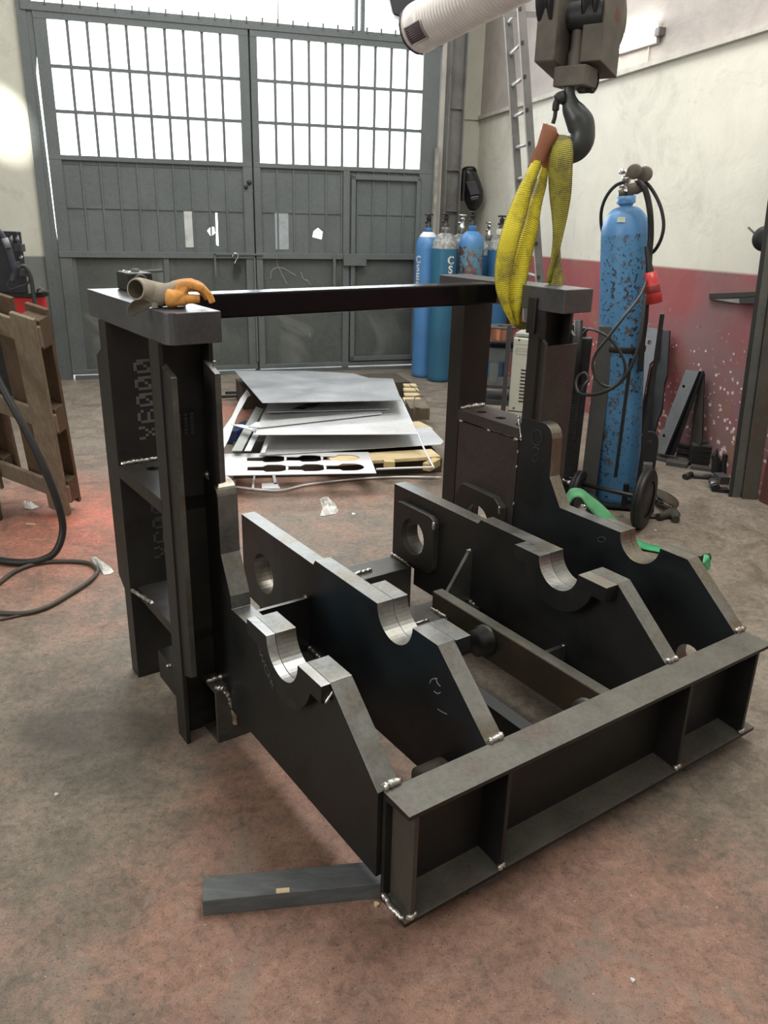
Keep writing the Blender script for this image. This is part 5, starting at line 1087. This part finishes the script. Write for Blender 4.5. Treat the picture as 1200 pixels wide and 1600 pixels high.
cb_ = thing('round_bar', 'short shiny round bar standing out in front of the scrap', 'steel rod', hz(1117, 765)); MB().tube([hz(1113, 752, .03), hz(1118, 762, .022)], .024, 16).build('shank', MACHM, cb_); MB().tube([hz(1117, 760, .024), hz(1119, 764, .02)], .026, 16).build('dark_end', BLACK, cb_)
vs = thing('iron_casting', 'dark upright rough casting in front of the wall scrap', 'casting', hz(1118, 735)); vp_ = Upright(hz(1118, 739))
MB().tube([vp_(1119, 738), vp_(1120, 722), vp_(1117, 711), vp_(1121, 701)], [.03, .028, .022, .004], 7, smooth=False).build('casting_body', IROND, vs)
MB().tube([vp_(1131, 739), vp_(1131, 724), vp_(1134, 710)], [.024, .018, .014], 7, smooth=False).build('casting_arm', IROND, vs)
pk = thing('lifting_lug', 'black plate lug with a round hole standing behind the trolley', 'lug', hz(1005, 735)); lq = Upright(hz(1003, 742))
MB().prism([[(-.055, 0), (.06, 0), (.06, .16)] + arc(.0, .19, .055, 0, pi, 8) + [(-.055, .16)], circ(0, .195, .018, 12)], lambda a, b_, t: hz(1008, 733) + rt * a + Zv * b_ - fwd * t, 0, .03, 0, 0).build('lug_plate', BLACKP, pk, bevel=.003)
MB().hexa(slab(hz(1008, 733) - rt * .04 + fwd * .05, rt, -fwd, Zv, .08, .05, .05)).build('lug_foot', SCRAPL, pk, bevel=.004)

# ------------------------------------------------ leaning steel column at the right edge
sc_ = thing('steel_column', 'tall dark H-section steel column standing at the right edge of the photo', 'steel column', hz(1165, 781))
cp_ = Upright(hz(1150, 778)); cpT = lambda x, y, o_=0: cp_(x, y, o_)
def colpiece(name, xb0, yb0, xt0, wpx, mat, dep, off=0.):
    a = cpT(xb0, yb0, off); a[2] = 0; b_ = cpT(xt0, -60, off); e = rt; away = a * [1, 1, 0] / np.linalg.norm(a[:2])
    B_ = [a, a + e * wpx, a + e * wpx + away * dep, a + away * dep]; T_ = [b_, b_ + e * wpx, b_ + e * wpx + away * dep, b_ + away * dep]
    return MB().hexa(B_ + T_).build(name, mat, sc_, bevel=.002)
CG = steel('column_grey', (.075, .075, .068), (.12, .12, .108), (.09, .088, .078), (.5, .7), .1)
CDK = steel('column_dark_edge', (.02, .021, .021), (.035, .036, .035), (.03, .03, .03), (.5, .7), .1)
colpiece('dark_flange', 1138, 775, 1249, .022, CDK, .10)
colpiece('face_plate', 1143.5, 778, 1256, .045, CG, .02, .01)
colpiece('web', 1156, 783, 1270, .012, CDK, .12, .02)
colpiece('second_flange', 1158, 783, 1273, .085, steel('column_brown', (.06, .052, .042), (.09, .08, .066), (.075, .05, .04), (.5, .7), .1), .10, .0)
rb_ = thing('red_brown_cabinet', 'dark red-brown panel at the right edge behind the steel column', 'cabinet', hz(1196, 784)); rq = Upright(hz(1190, 782))
p0 = rq(1186, 778, -.02) * [1, 1, 0]; MB().hexa(slab(p0, -D.v, D.u, Zv, .50, .12, .48)).build('lower_panel', steel('red_brown_panel', (.07, .02, .018), (.12, .035, .03), (.04, .03, .025), (.5, .7), 0, .1, 6), rb_, bevel=.004)
MB().hexa(slab(p0 + Zv * .48 + D.u * .01, -D.v, D.u, Zv, .50, .10, .25)).build('upper_recess', plain('dull_grey_recess', (.06, .062, .06), .6), rb_)
MB().hexa(slab(p0 + Zv * .73 + D.u * .01, -D.v, D.u, Zv, .50, .10, .5)).build('pale_panel', plain('pale_blue_grey_panel', (.33, .34, .42), .6), rb_, bevel=.004)
gd = thing('grinding_disc', 'black grinding disc hung on a pin beside the steel column', 'disc', D.g(*D.pu(1182, 385, 3.93)))
dc_ = D.g(*D.pu(1196, 373, 3.90)); MB().lathe(dc_, -D.u * .8 - D.v * .6, [(.001, 0), (.014, .0), (.068, .004), (.068, .01), (.03, .014), (.001, .014)], 30).build('disc_body', BLACK, gd)
MB().tube([D.g(*D.pu(1190, 375, 3.93)), D.g(*D.pu(1169, 355, 3.88))], .006, 8).build('spindle', IRON, gd)
ba = thing('wall_bracket', 'dark angle-iron bracket fixed across the red part of the wall', 'bracket', D.g(*D.pu(1145, 475, 3.95)))
def wq(x, y, u): return D.g(*D.pu(x, y, u))
MB().hexa([wq(1108, 467, 3.995), wq(1180, 463, 3.995), wq(1180, 463, 3.97), wq(1108, 467, 3.97), wq(1108, 459, 3.995), wq(1180, 456, 3.995), wq(1180, 456, 3.97), wq(1108, 459, 3.97)]).build('top_bar', CDK, ba)
MB().add([wq(1108, 467, 3.993), wq(1155, 466, 3.993), wq(1155, 474, 3.993)] + [wq(1108, 467, 3.975), wq(1155, 466, 3.975), wq(1155, 474, 3.975)], [(0, 1, 2), (5, 4, 3), (0, 3, 4, 1), (1, 4, 5, 2), (2, 5, 3, 0)]).build('bracket_web', plain('bracket_pale', (.30, .28, .27), .6), ba)
MB().hexa([wq(1155, 474, 3.995), wq(1180, 474, 3.995), wq(1180, 474, 3.95), wq(1155, 474, 3.95), wq(1155, 465, 3.995), wq(1180, 464, 3.995), wq(1180, 464, 3.95), wq(1155, 465, 3.95)]).build('bracket_foot', CDK, ba)

# ================================================================ LEFT SIDE: PALLET, WELDING SET, HOSES
wdp = np.array([-.927, .375, 0]); tdp = np.array([.375, .927, 0])
PB = hz(108, 806); PT = None
# lean: rotate the pallet's long axis away until its head meets the sight line of the photo
best = None
for a in np.linspace(-.3, .5, 81):
    for c_ in np.linspace(-.3, .3, 61):
        up_ = Zv * 1. + tdp * a + wdp * c_; up_ /= np.linalg.norm(up_); q = PB + up_ * 1.10
        cc = R @ (q - CAM); xx, yy = 600 + F_PX * cc[0] / cc[2], 800 + F_PX * cc[1] / cc[2]
        e = (xx - 49) ** 2 + (yy - 503) ** 2
        if best is None or e < best[0]: best = (e, up_)
pu_ = best[1]; wdp = wdp - (wdp @ pu_) * pu_; wdp /= np.linalg.norm(wdp); tdp = np.cross(pu_, wdp) ; tdp = tdp if tdp[1] > 0 else -tdp
pal = thing('wooden_pallet', 'weathered wooden pallet standing on end and leaning at the left edge', 'pallet', PB)
def pb_(name, w0, w1, t0, t1, h0, h1, mat):
    P0 = PB + wdp * w0 + tdp * t0 + pu_ * h0
    return MB().hexa(slab(P0, wdp, tdp, pu_, w1 - w0, t1 - t0, h1 - h0)).build(name, mat, pal, bevel=.003)
pb_('front_board', 0, .125, 0, .02, .0, 1.10, PALW); pb_('front_board', .42, .52, 0, .02, .0, 1.10, PALW)
for h0, h1 in ((.07, .17), (.50, .60), (.955, 1.055)):
    pb_('cross_board', -.0, .90, .02, .04, h0, h1, PALW)
    pb_('block', .01, .11, .04, .10, h0 - .02, h1 + .02, PALWD); pb_('block', .40, .50, .04, .10, h0 - .01, h1 + .01, PALWD)
for w0 in (.015, .20, .38, .56): pb_('back_board', w0, w0 + .115, .100, .120, .01, 1.10, PALWD if w0 > 0 else PALW)
# red welding cabinet with black control box
rm = Upright(hz(50, 650)); red = thing('red_welding_machine', 'red welding machine with black control box behind the pallet at the left', 'welding machine', rm(40, 650) * [1, 1, 0])
rb1 = rm(78, 650) * [1, 1, 0]
MB().hexa(slab(rb1 - rt * .75 + Zv * .60, rt, -fwd, Zv, .75, .12, .255)).build('red_cabinet', REDC, red, bevel=.01)
MB().hexa(slab(rb1 - rt * .75 + Zv * .12, rt, -fwd, Zv, .70, .12, .48)).build('dark_base', BLACKP, red, bevel=.01)
MB().hexa(slab(rb1 - rt * .75 + fwd * .03 + Zv * .855, rt, -fwd, Zv, .76, .16, .03)).build('top_tray', BLACKP, red, bevel=.004)
for k in (0, 1): MB().lathe(rb1 - rt * (.12 + .5 * k) + Zv * .06 + fwd * .0, rt, [(.001, 0), (.06, 0), (.06, .04), (.001, .04)], 20).build('castor', BLACK, red)
c0b = rm(-60, 462) ; zt_ = rm(38, 362)[2]
MB().hexa(slab(rm(38, 462) * [1, 1, 0] - rt * .6 + Zv * .885, rt, -fwd, Zv, .6, .05, zt_ - .885)).build('control_box', plain('navy_black_box', (.02, .022, .03), .45), red, bevel=.006)
for x, y in ((18, 374), (28, 374)):
    MB().lathe(rm(x, y, -.015), fwd, [(.001, 0), (.014, 0), (.014, .012), (.001, .013)], 14).tube([rm(x, y + 8, -.02), rm(x, y - 6, -.02)], .006, 6).build('knob', plain('knob_grey', (.18, .18, .20), .4) if 'knob_grey' not in bpy.data.materials else bpy.data.materials['knob_grey'], red)
MB().lathe(rm(34, 402, -.02), fwd, [(.006, 0), (.012, 0), (.012, .01), (.006, .01), (.006, 0)], 14).build('socket_ring', CHROME, red)
for x, y in ((22, 393), (14, 420), (30, 432)): MB().hexa(slab(rm(x, y, -.02), rt, -fwd, Zv, .06, .04, .05)).build('panel_fitting', plain('fitting_dark', (.05, .05, .06), .5) if 'fitting_dark' not in bpy.data.materials else bpy.data.materials['fitting_dark'], red, bevel=.004)
tc = thing('welding_torch', 'grey and black welding torch neck hanging at the left edge by the control box', 'torch', rm(10, 400, -.1))
MB().tube(cat_rom([rm(x, y, -.14) for x, y in ((-8, 355), (3, 368), (11, 385), (18, 408), (22, 425), (18, 440))], 4), [.020] * 8 + [.026] * 8 + [.02] * 5, 12).build('torch_hose', plain('dark_blue_rubber', (.03, .035, .05), .5), tc)
MB().tube([rm(7, 372, -.165), rm(13, 387, -.165)], .021, 12).build('torch_sleeve', plain('grey_rubber_sleeve', (.22, .24, .26), .4), tc)
hose('torch_cable', 'black torch cable curving from the control box to the red cabinet', [rm(x, y, -.16) for x, y in ((30, 417), (38, 416), (46, 428), (50, 443), (53, 465), (56, 480), (58, 500))], .014, HOSE, 'cable')
hose('control_lead', 'thin drooping lead in front of the control box', [rm(x, y, -.12) for x, y in ((18, 434), (12, 445), (16, 452), (30, 448), (42, 444), (47, 436))], .007, HOSE, 'cable')
dm = thing('tool_tray', 'small dark dish of tools on the corner of the red welding machine', 'tray', rm(65, 458)); tcn = rm(64, 459, -.02) * [1, 1, 0] + [0, 0, .888]
MB().lathe(tcn, Zv, [(.001, 0), (.05, 0), (.065, .012), (.062, .012), (.048, .004), (.001, .004)], 24).build('dish', IROND, dm)
MB().tube([tcn + rt * -.03 + Zv * .01, tcn + rt * .0 + Zv * .04], .008, 8).tube([tcn + rt * .03 + Zv * .01, tcn + rt * .0 + Zv * .035], .006, 8).build('pliers', IRON, dm)
# thick black hose from upper left falling to the floor, and the thinner brown cable loop
HPp = Upright(hz(45, 880)); Zf = lambda x, y, z: hz(x, y, z)
dd = lambda x, y, o_: HPp(x, y, o_)
thk = [dd(-60, 470, .35), dd(-25, 540, .25), dd(0, 598, .18), dd(28, 650, .12), dd(52, 695, .08), dd(75, 745, .04), dd(93, 795, .02), dd(98, 830, .01), hz(88, 860, .05), hz(68, 874, .022), hz(40, 879, .018), hz(0, 876, .018), hz(-60, 866, .018)]
hose('thick_hose', 'thick black hose curving down to the floor in front of the pallet', thk, .0165, BLACK)
thn = [hz(x, y, .010) for x, y in ((-60, 960), (-20, 925), (0, 910), (25, 892), (60, 880), (100, 877), (135, 879), (150, 887), (152, 894), (140, 908), (110, 928), (75, 948), (40, 958), (0, 958), (-60, 955))]
hose('brown_cable', 'thinner brown-black cable looped on the floor at the left edge', thn, .0095, BRNH, 'cable')
hose('floor_cable', 'thin grey cable end just below the looped brown cable', [hz(x, y, .006) for x, y in ((-40, 972), (0, 968), (20, 964), (45, 958))], .005, BRNH, 'cable')
# green-grey cylinder edge at the extreme left
o = MB().lathe(hz(-14, 812), Zv, [(.001, 0), (.055, 0), (.055, .16), (.001, .16)], 20).build('grey_drum', plain('grey_drum_paint', (.10, .12, .13), .6)); tag(o, 'grey drum cut off by the left edge below the pallet', 'drum')
# crumpled plastic
def crumple(name, label, px_list, h, mat, seed, cat='plastic bag'):
    rnd = random.Random(seed); P = [hz(x, y, .002) for x, y in px_list]; n_ = len(P); c = sum(P) / n_; vs = list(P); fs = []
    for ring, (k, hh) in enumerate(((.72, .6), (.42, .9), (.15, 1.))): vs += [c + (p - c) * (k + rnd.uniform(-.10, .10)) + Zv * h * (hh + rnd.uniform(-.45, .35)) for p in P]
    for r_ in range(3): fs += [(r_ * n_ + i, r_ * n_ + (i + 1) % n_, (r_ + 1) * n_ + (i + 1) % n_, (r_ + 1) * n_ + i) for i in range(n_)]
    fs.append(tuple(range(3 * n_, 4 * n_))); o_ = MB().add(vs, fs).build(name, mat); tag(o_, label, cat); return o_
crumple('plastic_bag', 'crumpled clear plastic bag on the floor in front of the sheet pile', [(499, 780), (505, 777), (515, 780), (521, 784), (526, 791), (529, 798), (525, 803), (516, 804), (508, 806), (500, 806), (504, 800), (503, 792), (501, 785)], .03, PLASTIC, 3)
crumple('plastic_wrapper', 'crumpled clear wrapper on the floor beside the looped cable', [(140, 872), (148, 873), (158, 880), (170, 884), (178, 893), (172, 897), (162, 898), (156, 892), (148, 884)], .02, PLASTIC, 5, 'plastic wrapper')
crumple('paper_scrap', 'white crumpled paper on the red floor under the pallet', [(34, 786), (50, 786), (62, 792), (50, 796), (38, 794)], .02, plain('white_paper', (.75, .7, .68), .7), 8, 'paper')
o = MB().hexa(slab(hz(40, 819), rt, -fwd, Zv, .05, .008, .004)).build('wood_sliver', FRESH); tag(o, 'small pale sliver on the floor below the pallet', 'litter')

# ================================================================ PLANK AND PACKING UNDER THE FIXTURE
pk0, pk1 = hz(317, 1432), hz(592, 1404); dv_ = (pk1 - pk0); dv_ /= np.linalg.norm(dv_); nv_ = np.array([-dv_[1], dv_[0], 0]); 
wid = abs((hz(322, 1370, .045) - hz(317.5, 1408, .045)) @ nv_)
P_ = slab(pk0, dv_, nv_, Zv, .44, wid, .0455)
pl_ = MB().hexa(P_).build('timber_plank', PLANK, bevel=.003); tag(pl_, 'grey painted timber plank sticking out under the near corner of the fixture', 'plank')
MB().hexa(slab(pk0 + dv_ * .165 + Zv * .0456, dv_, nv_, Zv, .030, .014, .0005)).build('splintered_patch', FRESH, pl_)
MB().hexa(slab(pk0 - dv_ * .0008 + nv_ * .0 + Zv * .012, dv_, nv_, Zv, .001, wid, .018)).build('raw_end', FRESH, pl_)
for k, (u, lb_) in enumerate(((.20, 'dark packing block under the front beam near its left end'), (1.02, 'dark packing block under the front beam near its right end'))):
    o = MB().box(f, u, u + .12, .02, .09, .0, .0385).build('packing_block', PLANK, bevel=.002); tag(o, lb_, 'block')

# ================================================================ THE SHEET PILE
def sheet(name, label, corners, z, th, mat, cat='steel sheet', grp=None, sag=None):
    P = [hz(x, y, zz) for (x, y), zz in zip(corners, z if hasattr(z, '__len__') else [z] * len(corners))]; n_ = len(P)
    o_ = MB().add(P + [p + Zv * th for p in P], [tuple(range(n_))[::-1], tuple(range(n_, 2 * n_))] + [(i, (i + 1) % n_, n_ + (i + 1) % n_, n_ + i) for i in range(n_)]).build(name, mat)
    return tag(o_, label, cat, grp)
# timber bearers below
def beam_px(name, label, a, b_, wd, h, z, mat, cat='timber'):
    p, q = hz(*a, z), hz(*b_, z); e = (q - p) / np.linalg.norm(q - p); n_ = np.array([-e[1], e[0], 0])
    o_ = MB().hexa(slab(p, e, n_, Zv, np.linalg.norm(q - p), wd, h)).build(name, mat, bevel=.003); return tag(o_, label, cat)
beam_px('timber_bearer', 'pale pine board along the near edge of the sheet pile', (520, 729), (688, 718), .16, .022, .10, FRESH)
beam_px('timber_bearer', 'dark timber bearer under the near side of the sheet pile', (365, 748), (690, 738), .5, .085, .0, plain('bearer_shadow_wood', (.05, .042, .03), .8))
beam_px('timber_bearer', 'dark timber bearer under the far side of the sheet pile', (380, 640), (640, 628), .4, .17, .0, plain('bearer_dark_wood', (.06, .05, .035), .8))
beam_px('timber_block', 'end-on brown timber block at the right side of the sheet pile', (640, 656), (671, 656), .30, .085, .09, PALW)
beam_px('timber_bearer', 'pale board right of the pile below the brown block', (640, 680), (678, 676), .22, .03, .08, FRESH)
for k, (x0, y0, x1, y1) in enumerate(((632, 607, 652, 607), (632, 614, 655, 614), (633, 622, 659, 622), (634, 634, 662, 634))):
    beam_px('pallet_slat', ['rear pale slat showing behind the top sheet', 'second pale slat behind the top sheet', 'third pale slat behind the top sheet', 'wide pale slat behind the top sheet, nearest'][k], (x0, y0), (x1, y1), .10 if k < 3 else .2, .02, .14, FRESH)
for k, (a, b_) in enumerate((((600, 737), (617, 737)), ((672, 741), (688, 732)))):
    beam_px('wood_block', ['small cube of pine under the thin rod', 'split pine block at the corner of the thin rods'][k], (a[0], a[1] - 4), (b_[0], b_[1] - 4), .05, .045, .088, plain('pine_end', (.55, .42, .20), .7) if k == 0 else bpy.data.materials['pine_end'], 'block')
sheet('steel_sheet', 'lowest wide grey sheet sticking out to the right of the pile', [(405, 712), (689, 695), (693, 690), (672, 668), (420, 672)], [.135] * 5, .003, SHEET)
sheet('steel_sheet', 'large pale middle sheet with thin strips lying on it', [(398, 680), (653, 679), (629, 626), (612, 600), (430, 604)], [.24, .235, .24, .24, .22], .003, SHEET)
sheet('steel_sheet', 'top dull grey sheet tilted at the back of the pile', [(410, 630), (627, 626), (614, 592), (576, 591), (552, 584), (478, 580), (367, 580)], [.36, .33, .31, .30, .29, .27, .25], .003, SHEETD)
for k, (co_, lb_) in enumerate((([(417, 645), (530, 642), (608, 640), (608, 636), (417, 639)], 'long thin strip lying across the middle sheet'), ([(388, 668), (405, 669), (597, 647), (594, 643), (400, 661)], 'slanting narrow strip on the middle sheet'), ([(455, 640), (475, 641), (502, 631), (478, 632)], 'small dark cut piece under the edge of the top sheet'))):
    sheet('metal_strip', lb_, co_, .247, .006, SHEET if k < 2 else SCRAP, 'metal strip')
sheet('metal_strip', 'stack of pale strips at the left side of the pile', [(362, 705), (378, 705), (412, 640), (400, 636)], .16, .004, plain('grey_green_strip', (.36, .38, .36), .5), 'metal strip')
sheet('metal_strip', 'inner pale strip beside the stack of strips', [(382, 705), (392, 705), (420, 648), (412, 645)], .165, .004, SHEETW, 'metal strip')
sheet('metal_strip', 'narrow strip close to the left edge of the middle sheet', [(408, 708), (414, 708), (424, 680), (417, 680)], .17, .004, SHEETW, 'metal strip')
sheet('cut_frame_strip', 'long bright white cut strip at the far left of the pile', [(347, 706), (357, 688), (371, 650), (387, 621), (392, 618), (386, 609), (375, 624), (362, 652), (348, 672)], .19, .004, SHEETW, 'metal strip')
sheet('cut_frame_strip', 'short bright strip crossing the left side of the pile', [(361, 664), (390, 672), (407, 680), (404, 670), (378, 664)], .21, .004, SHEETW, 'metal strip')
o = MB().hexa(slab(hz(352, 694, .0), rt, -fwd, Zv, .09, .28, .10)).build('blue_bag', plain('dark_blue_plastic', (.02, .035, .12), .4), bevel=.01); tag(o, 'dark blue plastic bag under the white strips at the left of the pile', 'bag')
for k, (a, b_, lb_) in enumerate((((352, 614), (402, 612), 'thin dark bar behind the left side of the pile, farther'), ((346, 620), (402, 617), 'thin dark bar behind the left side of the pile, nearer'))):
    o = MB().tube([hz(*a, .03), hz(*b_, .03)], .012, 8).build('dark_bar', IROND); tag(o, lb_, 'bar')
# punched skeleton sheet
sk0, sk1, sk2 = hz(588, 740, .125), hz(330, 744, .125), hz(588, 707, .125)
ex2 = sk1 - sk0; Ls = np.linalg.norm(ex2); ex2 /= Ls; ey2 = sk2 - sk0; ey2 -= (ey2 @ ex2) * ex2; Ws = np.linalg.norm(ey2); ey2 /= Ws
holes = []; pitch = (hz(563, 725, .125) - hz(505, 725, .125)); pitch = np.linalg.norm(pitch); s0 = np.linalg.norm(hz(588, 725, .125) - hz(563, 725, .125))
nh = int((Ls - s0) / pitch)
for k in range(nh):
    for r_ in (0, 1):
        xa = s0 + k * pitch + .008 * r_; yb = Ws * (.12 + .44 * r_); hw = Ws * .165; Lh = pitch * .93
        H_ = [(xa + hw - hw * cos(t), yb + hw - hw * sin(t) * -1) for t in ()]
        H_ = arc(xa + Lh * .16, yb + hw, hw, pi / 2, 1.5 * pi, 8)
        H_ = [(x_ if False else x_, y_) for x_, y_ in H_]
        pol = H_ + [(xa + Lh * .45, yb), (xa + Lh * .52, yb + hw * .35), (xa + Lh * .97, yb + hw * .45), (xa + Lh * .97, yb + hw * 1.45), (xa + Lh * .55, yb + hw * 1.5), (xa + Lh * .42, yb + 2 * hw)]
        holes.append(pol)
o = MB().prism([[(0, 0), (Ls, 0), (Ls, Ws), (0, Ws)]] + holes, lambda a, b_, t: sk0 + ex2 * a + ey2 * b_ + Zv * t, 0, .004, 0, 0).build('punched_sheet', SHEETW); tag(o, 'bright punched sheet with two rows of bottle-shaped holes at the front of the pile', 'steel sheet')
def wire(name, label, pts, r, mat=SHEETW, cat='metal rod'):
    o_ = MB().tube(cat_rom(pts, 6), r, 8).build(name, mat); return tag(o_, label, cat)
wire('thin_rod', 'long thin white rod curving on the floor in front of the pile', [hz(x, y, .012) for x, y in ((350, 757), (372, 761), (405, 765), (440, 766), (475, 758), (520, 752), (575, 747), (630, 745), (690, 746))], .006)
wire('thin_rod', 'thin white rod running from the punched sheet to the split pine block', [hz(x, y, .137) for x, y in ((588, 733), (640, 731), (676, 730))], .006)
wire('thin_rod', 'thin white rod slanting from the middle sheet to the split pine block', [hz(652, 676, .24), hz(664, 704, .18), hz(678, 731, .137)], .006)
wire('wire_basket', 'bent thin wire frame standing over the pale slats', [hz(640, 601, .16), hz(650, 609, .16), hz(660, 618, .18), hz(667, 628, .16), hz(661, 636, .16), hz(647, 636, .2), hz(649, 620, .22), hz(661, 619, .2)], .004, GALV, 'wire frame')
for k, co_ in enumerate(([(350, 754), (368, 758), (368, 750), (364, 752)], [(409, 764), (438, 764), (433, 755), (409, 756)], [(393, 764), (397, 764), (399, 744), (396, 744)], [(428, 757), (433, 757), (429, 738), (425, 740)])):
    sheet('cut_scrap', ['small pointed white scrap at the left end of the thin rod', 'small pale square scrap lying on the thin rod', 'narrow upright scrap strip left of the pale square', 'narrow upright scrap strip above the pale square'][k], co_, .014, .003, SHEETW, 'scrap piece')
